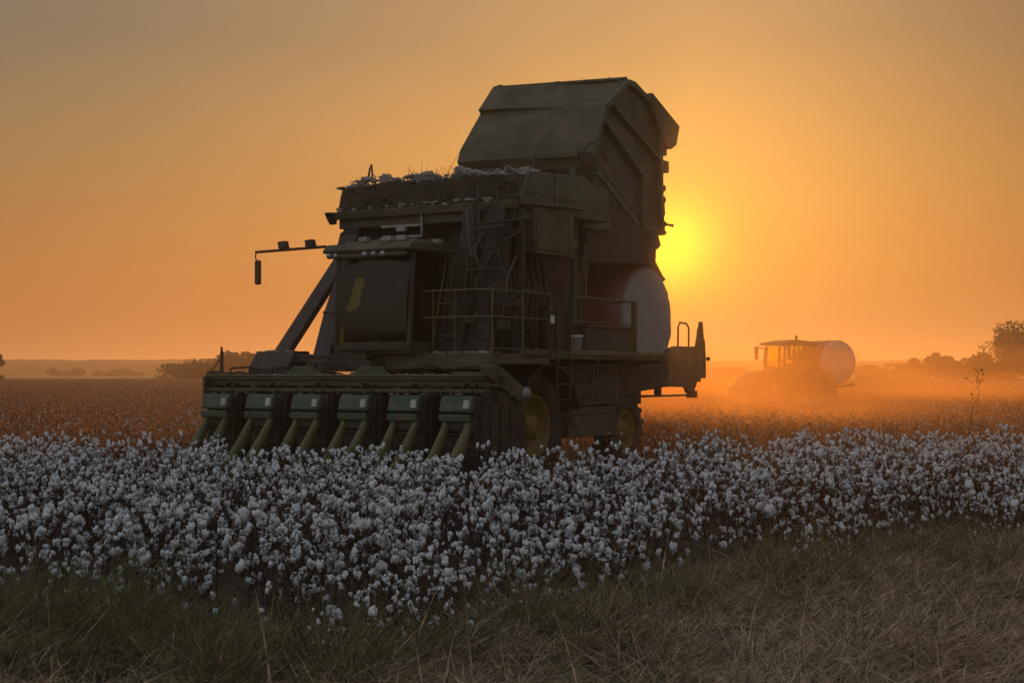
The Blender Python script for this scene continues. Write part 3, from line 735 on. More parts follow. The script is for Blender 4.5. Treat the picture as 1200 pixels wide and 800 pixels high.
b.bar((x, 3.2, 2.26), (x, 3.2, zt), .10, .06, (0, 1, 0)); b.tube([(x, 3.2, zt), (1.4, 3.2, zt)], r, 8); b.tube([(x, -2.05, zt), (1.0, -2.05, zt)], r, 8); b.tube([(x, -2.05, zm), (1.0, -2.05, zm)], r, 8)
part(b, 'railing', 'rail_paint', pf, 0)
b = MB(); b.tube([(2.46, -.05, 1.0), (2.46, -.05, 3.35)], .02, 8); b.tube([(2.46, .42, 1.0), (2.46, .42, 3.35)], .02, 8)
for z in np.arange(1.15, 2.2, .28): b.box(2.42, 2.50, -.05, .42, z, z + .03)
b.box(2.38, 2.43, .0, .4, 2.25, 3.1)
ld = part(b, 'ladder', 'dark_metal', pf, 0)
b = MB(); b.box(2.50, 2.51, -.36, -.22, 2.78, 2.92); part(b, 'sticker_plate', 'white_plastic', pf, 0)
b = MB(); b.tube([(2.48, -.29, 2.2), (2.48, -.29, 3.0)], .02, 6); part(b, 'plate_post', 'dark_metal', pf, 0)
# boxes and machinery on the platform
b = MB(); b.box(1.42, 1.9, 2.1, 4.1, 2.241, 2.80); b.box(1.40, 1.92, 2.08, 4.12, 2.78, 2.84); part(b, 'tool_box', 'canvas', pf)
b = MB(); b.lathe([(2.25, .18), (3.05, .18), (3.15, .12), (3.2, .05)], (1.85, .75, 0), 18, 2); b.lathe([(2.25, .12), (2.9, .12), (3.0, .02)], (1.75, -.35, 0), 16, 2); part(b, 'filter_canister', 'duct_plastic', pf, 0)
b = MB()
for k_ in range(8):
    y0 = -.45 + k_ * .22; b.tube([(1.6, y0, 2.24), (1.62 + .2 * math.sin(k_), y0 + .05, 2.8), (1.5, y0 + .12, 3.5), (1.35, y0 + .1, 4.4)], .022 + .008 * (k_ % 3), 6)
part(b, 'hose_bundle', 'hose', PK, 0)
for k_, m_ in enumerate(('dark_metal', 'plate', 'duct_plastic')):
    rs = random.Random(60 + k_); b = MB()
    for i in range(16):
        x = rs.uniform(1.0, 2.1); y_ = -1.05 + rs.uniform(-.35, .2) + (x < 1.3) * .1; z = rs.uniform(2.3, 4.5); q_ = rs.random()
        if q_ < .45: b.tube([(x, y_, z), (x + rs.uniform(-.15, .15), y_ - .05, z + rs.uniform(.3, .8)), (x + rs.uniform(-.3, .3), y_ + .3, z + rs.uniform(.6, 1.0))], rs.uniform(.012, .035), 6)
        elif q_ < .75: w_, h_ = rs.uniform(.06, .22), rs.uniform(.06, .3); b.box(x, x + w_, y_, y_ + .3, z, z + h_)
        else: b.tube([(x, y_, z), (x + rs.uniform(.3, .9), y_ + .02, z + rs.uniform(-.05, .05))], rs.uniform(.012, .025), 6)
    part(b, 'pipework', m_, PK, 0)
b = MB()
for x in (.98, 1.42): b.tube([(x, -1.75, 2.24), (x, -1.75, 3.35)], .014, 6)
for z in (2.55, 2.85, 3.1): b.tube([(.98, -1.75, z), (1.42, -1.75, z)], .012, 6)
part(b, 'guard_rail', 'rail_paint', PK, 0)

# --- lower left side: fender, fuel tank, louvred panel
b = MB(); k_ = 14; prof = []
for i in range(k_ + 1):
    an = R(15 + 140 * i / k_); prof.append((math.cos(an) * 1.12, .975 + math.sin(an) * 1.12))
inner = [(p_[0] * .97, .975 + (p_[1] - .975) * .97) for p_ in prof]
for i in range(k_): b.prism([prof[i], prof[i + 1], inner[i + 1], inner[i]], 1.1, 2.32)
part(b, 'fender', 'dark_metal', PK, 0)
b = MB(); b.box(1.0, 2.05, 1.22, 3.12, 1.32, 2.1); b.box(2.05, 2.075, 1.25, 3.1, 1.68, 1.71)
for z0, z1 in ((1.38, 1.64), (1.74, 2.02)):
    for i in range(11):
        y0 = 1.34 + i * .155; b.prism([(y0, z0), (y0 + .05, z0), (y0 + .11, z1), (y0 + .06, z1)], 2.05, 2.085)
part(b, 'louvred_panel', 'plate')
b = MB(); b.box(1.2, 2.0, 1.2, 3.1, .72, 1.28); b.box(2.0, 2.02, 1.3, 3.0, 1.14, 1.2); b.lathe([(2.0, .09), (2.04, .09), (2.04, .001)], (0, 1.45, 1.0), 14); part(b, 'fuel_tank', 'plate', PK, .05)
b = MB(); b.prism([(3.1, 1.3), (3.1, 2.18), (5.7, 2.18), (5.85, 1.9), (5.4, 1.6), (3.9, 1.52)], .9, 1.9); part(b, 'rear_frame', 'dark_metal')

# --- basket / accumulator
b = MB()
b.prism([(-.62, 4.86), (-.42, 5.42), (1.9, 5.50), (2.9, 5.5), (3.0, 4.85), (.6, 4.80)], -1.95, 1.95)
b.prism([(-.72, 4.78), (-.75, 4.92), (-.56, 4.95), (-.5, 4.80)], -1.95, 1.97)
b.box(-1.93, 1.93, -.60, .6, 4.62, 4.79)
acc = part(b, 'accumulator', 'green_paint')
b = MB()
nx_, nz_ = 90, 12; vs = []; fs = []                   # sagging screen matted with lint and dust
for i in range(nx_ + 1):
    for j in range(nz_ + 1):
        a = -1.93 + 3.86 * i / nx_; f = j / nz_; vs.append((a, -.645 + .19 * f - .05 * abs(noise.noise(Vector((a * 3, f * 2, 2)))) - .025 * abs(noise.noise(Vector((a * 14, f * 8, 5)))), 4.93 + .50 * f + .04 * noise.noise(Vector((a * 2, 9, 9))) * (j == nz_)))
for i in range(nx_):
    for j in range(nz_): k_ = i * (nz_ + 1) + j; fs.append((k_, k_ + nz_ + 1, k_ + nz_ + 2, k_ + 1))
b.add(vs, fs, False)
for i in range(60):
    a = random.uniform(-1.9, 1.9); z = random.uniform(4.95, 5.4); b.ico((a, -.69 + (z - 4.95) * .4, z), random.uniform(.012, .03), 1, .8, (1.8, 1, .7), 3); part(b, 'front_screen', 'canvas', acc, 0)
b = MB(); b.prism([(-.82, 4.92), (-.72, 4.78), (-.64, 4.70), (-.6, 4.92)], -2.12, -1.951); b.prism([(-.52, 5.40), (-.40, 5.45), (-.3, 5.39)], -2.10, -1.951); part(b, 'corner_bracket', 'dark_metal', acc)
b = MB(); b.prism([(-.55, 5.02), (-.28, 5.46), (1.8, 5.62), (2.08, 5.5), (1.80, 4.98), (-.55, 4.87)], 1.952, 2.03); part(b, 'side_hood', 'green_cover', acc)
b = MB(); b.box(2.031, 2.04, .62, .635, 4.98, 5.5); b.box(2.031, 2.04, -.4, 1.9, 5.10, 5.115)
for i in range(14): b.ico((2.035, -.35 + i * .165, 5.05), .014, 1)
part(b, 'hood_seam', 'dark_metal', acc, 0)
b = MB(); b.box(1.60, 2.0, -.05, 1.42, 4.05, 4.84); b.box(2.0, 2.02, .02, 1.3, 4.12, 4.78); b.box(2.02, 2.04, 1.16, 1.2, 4.1, 4.8); part(b, 'access_door', 'green_paint', acc)
b = MB()
b.bar((-.9, -.66, 4.60), (.0, -.66, 4.60), .03, .04); b.bar((0, -.66, 4.4), (0, -.66, 4.85), .03, .04, (0, 1, 0)); b.bar((-.9, -.66, 4.40), (0, -.66, 4.40), .03, .04)
b.box(-.55, -.35, -.70, -.62, 4.50, 4.58)
part(b, 'lamp_bracket', 'tin', acc, 0)
b = MB(); b.tube([(1.7, -.6, 4.7), (1.75, -.7, 4.3), (1.8, -.6, 3.9), (1.7, -.4, 3.5), (1.8, -.3, 2.3)], .03, 8); b.tube([(1.3, -.62, 4.7), (1.35, -.7, 4.2), (1.2, -.6, 3.2), (1.2, -.5, 2.3)], .05, 8)
b.bar((2.0, -.5, 2.24), (2.0, -.5, 4.8), .10, .08, (0, 1, 0)); b.bar((1.35, -.55, 2.24), (1.35, -.55, 4.7), .12, .1, (0, 1, 0))
part(b, 'post', 'duct_plastic')
b = MB(); b.box(.3, 1.28, -.15, .35, 2.3, 4.8); b.prism([(-1.2, 2.3), (-2.35, 2.3), (-2.38, 3.10), (-2.10, 3.12), (-2.00, 3.20), (-1.86, 3.72), (-2.2, 3.80), (-2.2, 4.6), (-1.9, 4.8), (.3, 4.8), (.3, 2.3)], .1, .35, 1) ; part(b, 'front_bulkhead', 'dark_metal')

# --- module chamber (fixed part) below the raised gate
b = MB()
side = [(3.0, 4.10), (3.0, 5.45), (3.6, 5.9), (5.2, 5.0), (6.3, 5.0), (6.25, 4.75), (6.2, 4.28), (4.9, 4.20)]
tusk = [(5.9, 4.20), (5.9, 4.98), (6.68, 4.98), (6.75, 4.75), (6.9, 4.42), (7.3, 4.10), (7.48, 4.02), (7.2, 3.9), (7.1, 3.6), (6.4, 3.6)]
b.prism(tusk, .95, 1.05); b.prism([(5.9, 4.2), (5.9, 4.98), (6.6, 4.98), (6.3, 4.25)], -1.3, 1.05)
b.prism(side, 1.32, 1.40); b.prism(side, -1.40, -1.32)
b.box(-1.32, 1.32, 3.0, 3.3, 3.9, 5.4)
b.lathe([(-1.3, .17), (1.3, .17)], (0, 3.6, 5.2), 16); b.lathe([(-1.3, .13), (1.3, .13)], (0, 5.6, 4.75), 16)
ch = part(b, 'module_chamber', 'dark_metal')
b = MB(); b.prism([(2.7, 4.75), (2.75, 4.95), (3.3, 5.0), (3.9, 4.95), (3.9, 4.8)], 1.41, 1.5); b.tube([(1.5, 2.9, 4.75), (1.52, 2.85, 4.4), (1.48, 2.7, 4.1)], .03, 8)
b.tube([(1.5, 2.0, 5.6), (1.55, 2.05, 4.9), (1.55, 2.0, 4.2)], .035, 8); b.tube([(1.5, 2.3, 5.9), (1.5, 2.35, 5.0), (1.5, 2.3, 2.4)], .06, 8)
b.ico((1.62, 1.75, 4.35), .12, 1, .3); b.box(1.45, 1.6, 1.55, 2.3, 4.3, 4.5)
part(b, 'hydraulic_line', 'green_cover', ch, 0)
b = MB(); b.box(-1.25, 1.25, 3.15, 3.2, 2.3, 3.9); b.box(-1.3, 1.3, 3.3, 6.2, 4.25, 4.4); part(b, 'inner_wall', 'dark_metal', ch)

# --- raised gate
b = MB()
out_ = [(2.85, 6.20), (2.75, 6.0), (3.0, 5.72), (3.35, 5.86), (5.1, 5.0), (5.35, 4.92), (6.70, 4.93), (6.62, 5.5), (6.60, 6.75), (6.5, 7.45), (6.0, 7.82), (5.25, 8.06), (4.95, 8.03), (3.95, 7.42), (3.75, 7.30)]
rec = [(3.95, 6.95), (3.75, 6.1), (5.0, 5.35), (6.2, 5.2), (6.25, 6.7), (5.0, 7.3), (4.25, 7.35)]
left_ = [(3.3, 5.95), (2.90, 6.0), (2.68, 6.25), (2.80, 6.52), (3.58, 7.38), (3.49, 7.44), (4.05, 8.0)] + [(5.0, 8.02), (6.0, 7.82), (6.5, 7.45), (6.60, 6.75), (6.62, 5.5), (6.70, 4.93), (5.35, 4.92)]
out_ = [(3.6, 5.80), (3.42, 6.05), (3.36, 6.30), (3.42, 6.55), (3.84, 7.30), (3.90, 7.38), (4.95, 8.06)] + [(5.25, 8.06), (6.0, 7.82), (6.5, 7.45), (6.60, 6.75), (6.62, 5.5), (6.70, 4.93), (5.35, 4.92)]
k_ = len(out_); seg = 12; vs = []
for q in range(seg + 1):
    f = q / seg; fe = f * f * (3 - 2 * f)
    for (p0, p1) in zip(left_, out_): vs.append((-1.42 + 2.72 * f, p0[0] + (p1[0] - p0[0]) * fe, p0[1] + (p1[1] - p0[1]) * fe))
b.add(vs, [(q * k_ + i, q * k_ + (i + 1) % k_, (q + 1) * k_ + (i + 1) % k_, (q + 1) * k_ + i) for q in range(seg) for i in range(k_)])
b.add(vs[:k_], [tuple(range(k_))]); b.add(vs[-k_:], [tuple(range(k_))[::-1]])
gt = part(b, 'raised_gate', 'green_paint')
# flange following the gate's side outline
def frame_loop(b, poly, x0, x1, w_):
    c = Vector((sum(p_[0] for p_ in poly) / len(poly), sum(p_[1] for p_ in poly) / len(poly)))
    inn = [tuple(c + (Vector(p_) - c) * (1 - w_ / max(.3, (Vector(p_) - c).length))) for p_ in poly]
    for i in range(len(poly)):
        j = (i + 1) % len(poly); b.prism([poly[i], poly[j], inn[j], inn[i]], x0, x1)
b = MB(); frame_loop(b, out_, 1.301, 1.40, .13)
b.bar((1.36, 3.9, 7.0), (1.36, 5.6, 6.1), .10, .16, (1, 0, 0)); b.bar((1.36, 5.6, 6.1), (1.36, 5.55, 5.0), .10, .14, (1, 0, 0))
b.bar((1.345, 4.3, 7.38), (1.345, 6.5, 6.55), .08, .14, (1, 0, 0)); b.bar((1.36, 3.5, 5.95), (1.36, 5.3, 5.05), .12, .14, (1, 0, 0))
part(b, 'side_frame', 'green_cover', gt)
b = MB(); b.prism([(3.9, 6.0), (5.35, 5.3), (5.4, 5.95), (4.1, 6.75)], 1.302, 1.32); part(b, 'side_panel', 'plate', gt)
b = MB(); b.prism([(6.0, 7.84), (6.02, 7.95), (7.42, 7.42), (7.25, 6.98), (7.0, 6.86), (6.62, 6.95), (6.2, 7.4)], -1.40, 1.42); b.box(-1.3, 1.3, 6.7, 7.0, 6.72, 6.9); part(b, 'rear_hood', 'green_paint', gt)
b = MB(); b.bar((-1.42, 4.10, 8.01), (1.32, 5.0, 8.09), .10, .06)
for a in (-1.3, -.1, 1.2): y_ = 4.56 + .33 * a; b.box(a - .06, a + .06, y_, y_ + .2, 8.04 + .02 * a, 8.10 + .02 * a)
part(b, 'top_rib', 'green_paint', gt)
b = MB(); b.bar((-1.42, 2.76, 6.28), (1.25, 3.34, 6.30), .05, .10); part(b, 'lower_rib', 'green_paint', gt)
b = MB()                                                # fittings on the rear edge, seen against the sun
b.box(1.1, 1.3, 6.62, 7.10, 6.35, 6.60); b.tube([(1.2, 7.0, 6.4), (1.2, 6.95, 6.15), (1.2, 7.02, 5.95), (1.2, 6.85, 5.7)], .02, 6)
for z in (6.0, 5.75): b.lathe([(1.1, .07), (1.25, .07)], (0, 6.98, z), 10)
b.tube([(1.2, 6.68, 5.8), (1.2, 7.05, 5.7), (1.2, 7.08, 5.45), (1.2, 6.95, 5.3)], .018, 6)
b.tube([(1.2, 6.6, 5.18), (1.2, 7.05, 5.22), (1.2, 7.5, 5.22)], .028, 6); b.ico((1.2, 7.05, 5.22), .075, 1, .3); b.ico((1.2, 7.48, 5.22), .045, 1, .3); b.ico((1.2, 7.08, 5.03), .05, 1, .3)
b.tube([(1.2, 6.6, 5.0), (1.2, 6.95, 5.02)], .02, 6); b.prism([(6.2, 4.95), (6.65, 4.94), (6.78, 4.72), (6.6, 4.62), (6.3, 4.65)], 1.1, 1.25)
part(b, 'latch_fitting', 'dark_metal', gt, 0)
b = MB()
b.tube([(1.46, 2.6, 6.25), (1.5, 2.75, 5.9), (1.46, 3.1, 5.3), (1.44, 2.9, 4.9)], .03, 6); b.tube([(1.44, 3.3, 6.5), (1.46, 3.0, 6.45), (1.45, 2.75, 6.2)], .02, 6)
b.tube([(1.4, 1.0, 6.0), (1.4, .95, 5.6)], .02, 6); b.tube([(1.36, 3.35, 5.6), (1.4, 2.95, 4.7)], .06, 10); b.tube([(1.45, 3.3, 6.0), (1.45, 3.6, 6.35), (1.44, 3.85, 6.2)], .025, 6)
b.box(1.41, 1.52, 2.8, 3.05, 6.0, 6.25)
part(b, 'gate_cylinder', 'dark_metal', gt, 0)

# --- rear module handler
b = MB()
cr = [(5.2, 1.52), (5.2, 1.80), (5.35, 1.86)]
b.prism([(7.10, 2.48), (7.35, 2.52), (8.25, 2.52), (8.6, 2.55), (8.68, 2.95), (8.74, 2.95), (8.86, 2.72), (8.94, 2.65), (8.98, 2.2), (8.98, 1.80), (8.55, 1.80), (8.35, 1.55), (8.3, 1.46), (8.0, 1.48), (7.9, 1.60), (7.0, 1.62), (5.6, 1.56), (5.4, 1.78), (6.4, 1.86)], 1.26, 1.36)
b.prism([(7.10, 2.48), (8.6, 2.55), (8.74, 2.95), (8.94, 2.65), (8.98, 1.80), (8.55, 1.80), (8.3, 1.46), (5.6, 1.56)], -1.36, -1.26)
b.lathe([(-1.26, .13), (1.26, .13)], (0, 5.35, 1.70), 14); b.lathe([(-1.26, .13), (1.26, .13)], (0, 7.35, 2.05), 14)
b.box(-1.26, 1.26, 7.6, 8.92, 1.72, 1.84); b.box(-1.26, 1.26, 8.87, 8.96, 1.84, 2.4)
hn = part(b, 'module_handler', 'green_paint')
b = MB(); b.box(1.27, 1.33, 5.3, 8.35, 1.40, 1.45); b.box(1.2, 1.4, 8.2, 8.4, 1.36, 1.52); b.box(1.25, 1.35, 6.4, 6.6, 1.45, 1.6); part(b, 'lower_rail', 'red_paint', hn)
b = MB(); b.tube([(1.3, 7.55, 2.5), (1.3, 7.57, 2.95), (1.3, 7.65, 3.05), (1.3, 8.0, 3.04), (1.3, 8.14, 2.95), (1.3, 8.13, 2.5)], .022, 8); part(b, 'guard_hoop', 'red_paint', hn, 0)
b = MB(); b.prism([(8.3, 2.5), (8.55, 3.1), (8.66, 3.1), (8.78, 2.5)], 1.362, 1.42); b.ico((1.4, 9.0, 2.25), .06, 1, .2); part(b, 'end_plate', 'dark_metal', hn)

# --- things carried by the picker (each one of its own)
def at_pk(x, y, z): v = Matrix.Rotation(-TH, 4, 'Z') @ Vector((x, y, 0)); return (OX + v.x, OY + v.y, z)
def module(name, loc, rz, label, r=1.17, half=1.2):
    md = empty(name, loc, rz, label, 'cotton module')
    b = MB(); nseg = 64; prof = [(-half, .001)] + [(-half - .03 * math.sin(q / 9 * 3.14), r * .99 * q / 9) for q in range(1, 10)] + [(-half + .03, r)] + [(half - .03, r)] + [(half + .03 * math.sin(q / 9 * 3.14), r * .99 * q / 9) for q in range(9, 0, -1)] + [(half, .001)]
    vs = []; kk = len(prof)
    for (h_, rr) in prof:
        for j in range(nseg):
            an = 2 * math.pi * j / nseg; v = Vector((h_, math.cos(an) * rr, math.sin(an) * rr))
            nn_ = noise.noise(v * 3.0) * .035 + noise.noise(v * 9) * .016
            v.x += nn_ * (1 if h_ > 0 else -1) * (rr < r); v.y *= 1 + nn_ * .3; v.z *= 1 + nn_ * .3; vs.append(v)
    fs = [(i * nseg + j, i * nseg + (j + 1) % nseg, (i + 1) * nseg + (j + 1) % nseg, (i + 1) * nseg + j) for i in range(kk - 1) for j in range(nseg)]
    b.add(vs, fs, True); b.build('packed_cotton', 'module_cotton', md)
    b = MB(); w_ = half * .93
    b.lathe([(-w_, r * 1.002), (-w_, r * 1.014), (-w_ * .4, r * 1.018), (w_ * .4, r * 1.016), (w_, r * 1.014), (w_, r * 1.002)], (0, 0, 0), 64)
    b.build('plastic_wrap', 'pink_wrap', md); return md
module('cotton_module', at_pk(.02, 6.2, 3.05), -TH, 'round white cotton module in pink wrap on the rear of the big picker', 1.16, 1.2)
bk = empty('bucket', at_pk(2.15, 1.15, 2.24), 0, 'small white plastic bucket on the platform of the big picker', 'bucket')
b = MB(); b.lathe([(0, .001), (0, .125), (.33, .15), (.33, .162), (.37, .162), (.37, .15), (.34, .14), (.03, .12), (.03, .001)], (0, 0, 0), 24, 2); b.build('pail', 'white_plastic', bk)
b = MB(); b.tube([(.16 * math.cos(q * .3927), .05, .34 - .20 * math.sin(q * .3927)) for q in range(9)], .006, 5); b.build('handle', 'tin', bk)
# loose lint and stalks caught on top of the basket
b = MB(); rs = random.Random(4)
for i in range(210):
    a = rs.uniform(-1.9, 1.7); f = .5 + .5 * noise.noise(Vector((a * 2.2, 4, 1)))
    b.cur = 0; sc = rs.uniform(.025, .085) * (.6 + f)
    b.ico((a, rs.uniform(-.45, .5), 5.42 + rs.uniform(-.02, .14) * f * 1.8), sc, 2, 1.1, (1.3, 1, .7), 2.5)
for i in range(26):
    a = rs.uniform(-1.9, 1.9); b.ico((a, -.68 + rs.uniform(-.05, .05), 4.95 + rs.uniform(-.02, .05)), rs.uniform(.02, .05), 1, .9, (1.6, 1, .7), 3)
for i in range(60):
    a = rs.uniform(-1.6, 1.2); b.cur = 1; z = 5.45; y_ = rs.uniform(-.4, .4); l_ = rs.uniform(.12, .30) * (1.9 if rs.random() < .12 else 1)
    dx = rs.uniform(-.6, .6); b.tube([(a, y_, z), (a + dx * l_ * .5, y_, z + l_ * .5), (a + dx * l_ * 1.3, y_, z + l_)], .007, 4, .003)
for i in range(26):
    a = rs.uniform(1.2, 3.3) if False else rs.uniform(.4, 1.5); b.cur = 0; b.ico((a, rs.uniform(.4, 1.9), 5.52 + rs.uniform(0, .1)), rs.uniform(.06, .12), 2, 1.1, (1.5, 1, .6), 2.5)
b.cur = 0
for i in range(240):
    a = rs.uniform(-1.9, 1.6); y_ = rs.uniform(-.6, .5); z = rs.uniform(5.40, 5.52) + .08 * noise.noise(Vector((a * 2.2, 4, 1))); P_ = [Vector((a, y_, z))]
    for _ in range(3): P_.append(P_[-1] + Vector((rs.uniform(-.10, .10), rs.uniform(-.06, .06), rs.uniform(-.03, .06))))
    b.tube(P_, rs.uniform(.008, .02), 4, .004)
def bits(n_, x0, x1, y0, y1, z, m0=.012, m1=.035):
    for _ in range(n_):
        x = rs.uniform(x0, x1); b.ico((x, rs.uniform(y0, y1), z + rs.uniform(0, .015)), rs.uniform(m0, m1) * (.5 + abs(noise.noise(Vector((x * 4, z, 0)))) * 2), 1, .9, (1.6, 1, .6), 3)
bits(110, -2.75, 3.1, -3.15, -2.88, 1.88); bits(40, 1.0, 2.4, -2.1, -1.9, 2.25); bits(50, 2.3, 2.44, -1.2, 4.4, 2.25); bits(30, -.75, .95, -2.45, -1.2, 4.17)
bits(60, -2.5, 3.0, -3.6, -3.42, 1.57, .008, .02); bits(24, -1.3, 1.3, 4.3, 5.2, 8.06, .01, .02); bits(30, 1.9, 2.05, -.3, 1.9, 5.5); bits(24, -2.2, -1.5, -2.6, -2.1, 2.3)
b.cur = 1
b.tube([(-1.45, -.35, 5.5), (-1.40, -.35, 5.75), (-1.37, -.35, 5.83)], .02, 5); b.tube([(-1.33, -.35, 5.5), (-1.36, -.35, 5.82)], .018, 5)
o = b.build('cotton_lint', ['lint', 'stem']); o.location = (OX, OY, 0); o.rotation_euler = (0, 0, -TH); tag(o, 'loose white lint and broken stalks piled along the top of the picker', kind='stuff')

# ------------------------------------------------------------------ tractor. local x: forward, y: its left, z: up
TR = empty('tractor', (14.6, 77.5, 0), R(180 + 26), 'hazy green tractor with cab windows tinted sunset yellow, driving with a round module on its back', 'tractor')
TR.scale = (1.0, 1.0, 1.08)
def tp(b, name, m_, parent=TR, bevel=.02): return b.build(name, m_, parent, bevel)
def ywheel(x, y, z, Rr, rim, w_, out):
    wb = MB(); ww = tyre_mb((0, 0, 0), Rr, rim, w_, 18, out)
    ww.v = [(x - v[1], y + v[0], z + v[2]) for v in ww.v]; w1 = tp(ww, 'wheel', 'rubber', TR, 0)
    h = w_ / 2; rb = MB(); rb.lathe([(out * h * .7, rim), (out * h * .5, rim - .05), (out * h * .1, rim - .1), (0, .2), (out * h * .5, .16), (out * h * .5, .001)], (x, y, z), 28, 1)
    tp(rb, 'rim', 'yellow_paint', w1, 0)
for s_ in (-1, 1):
    ywheel(-.6, s_ * 1.0, .98, .98, .55, .5, s_); ywheel(-.6, s_ * 1.62, .98, .98, .55, .5, s_); ywheel(2.35, s_ * 1.0, .74, .74, .40, .42, s_)
b = MB(); b.prism([(.5, 1.0), (.5, 2.05), (1.2, 2.02), (2.6, 1.80), (3.15, 1.55), (3.25, 1.1), (3.0, .85)], -.42, .42, 1); b.box(-1.2, 3.0, -.3, .3, .7, 1.1); b.box(3.2, 3.6, -.45, .45, .55, 1.15)
b.lathe([(-1.6, .1), (1.6, .1)], (-.6, 0, .98), 12, 1); b.lathe([(-1.1, .08), (1.1, .08)], (2.35, 0, .74), 12, 1); tp(b, 'hood', 'tractor_green')
b = MB(); b.tube([(1.25, -.5, 1.9), (1.25, -.5, 3.0)], .06, 10); b.tube([(1.25, -.5, 1.9), (1.25, -.5, 2.7)], .10, 10); tp(b, 'exhaust', 'dark_metal', TR, 0)
for s_ in (-1, 1):
    b = MB(); pr_ = [(-.6 + math.cos(R(q)) * 1.1, .98 + math.sin(R(q)) * 1.1) for q in range(10, 171, 16)]; ir = [(-.6 + (p_[0] + .6) * .95, .98 + (p_[1] - .98) * .95) for p_ in pr_]
    for i in range(len(pr_) - 1): b.prism([pr_[i], pr_[i + 1], ir[i + 1], ir[i]], s_ * .78 - .3, s_ * .78 + .3, 1)
    tp(b, 'fender', 'tractor_green', TR, 0)
cb = MB(); cb.box(-.95, 1.05, -.85, .85, 1.35, 2.0)
for (x, y) in ((1.0, .8), (1.0, -.8), (.15, .82), (.15, -.82), (-.85, .82), (-.85, -.82)): cb.bar((x, y, 2.0), (x - .05, y, 3.12), .11, .10, (0, 1, 0))
cb.box(-.9, 1.0, -.84, .84, 2.0, 2.12); tc_ = tp(cb, 'cab', 'tractor_green')
b = MB(); b.prism([(-1.08, 3.12), (-1.05, 3.28), (.3, 3.40), (1.2, 3.27), (1.32, 3.14)], -.98, .98, 1); tp(b, 'roof', 'tractor_green', tc_)
for (x0, x1) in ((.2, .94), (-.8, .1)):
    for s_ in (-1, 1):
        b = MB(); b.box(x0, x1, s_ * .81 - .004, s_ * .81 + .004, 2.13, 3.12); tp(b, 'side_window', 'sunset_tint_glass', tc_, 0)
b = MB(); b.box(.985, .993, -.75, .75, 2.13, 3.12); tp(b, 'windscreen', 'sunset_tint_glass', tc_, 0)
b = MB(); b.box(-.9, -.892, -.75, .75, 2.13, 3.12); tp(b, 'rear_window', 'sunset_tint_glass', tc_, 0)
b = MB(); b.box(-.55, -.05, -.28, .28, 1.95, 2.15); b.prism([(-.55, 2.1), (-.42, 2.1), (-.5, 2.75), (-.62, 2.75)], -.25, .25, 1); tp(b, 'operator_seat', 'seat_cloth', tc_)
b = MB(); b.tube([(.75, 0, 2.0), (.5, 0, 2.5)], .04, 6); b.tube([(.5 + .06 * math.sin(q * .524), .18 * math.cos(q * .524), 2.52 + .16 * math.sin(q * .524)) for q in range(13)], .018, 5, caps=False); tp(b, 'steering_wheel', 'dark_metal', tc_, 0)
for s_ in (-1, 1):
    b = MB(); b.tube([(1.05, s_ * .85, 3.0), (1.15, s_ * 1.35, 3.02)], .035, 6); b.box(1.12, 1.20, s_ * 1.42 - .13, s_ * 1.42 + .13, 2.45, 3.1); tp(b, 'mirror', 'dark_metal', tc_)
b = MB(); b.tube([(-.75, -.5, 3.3), (-.75, -.5, 3.46)], .03, 6); b.lathe([(3.44, .07), (3.60, .07), (3.65, .03)], (-.75, -.5, 0), 12, 2); tp(b, 'beacon', 'red_paint', tc_, 0)
b = MB(); b.box(-1.9, -1.0, -.5, .5, .9, 1.15); b.bar((-1.4, -.7, 1.0), (-3.6, -.7, 1.25), .12, .14); b.bar((-1.4, .7, 1.0), (-3.6, .7, 1.25), .12, .14); b.box(-1.75, -1.6, -.9, .9, .8, 2.6)
tp(b, 'module_carrier', 'tractor_green')
b = MB(); b.prism([(.3, .5), (.3, 1.3), (1.0, 1.3), (1.0, .5)], .5, .95, 1)
for z in (.5, .8, 1.1): b.box(.35, .75, .95, 1.15, z, z + .03)
tp(b, 'step', 'dark_metal', TR)
tm = Matrix.Translation(TR.location) @ Matrix.Rotation(R(206), 4, 'Z') @ Vector((-2.30, 0, 0))
module('cotton_module', (tm.x, tm.y, 2.52), R(206 + 90), 'round cotton module carried low behind the distant tractor in the haze', 1.13, 1.05)

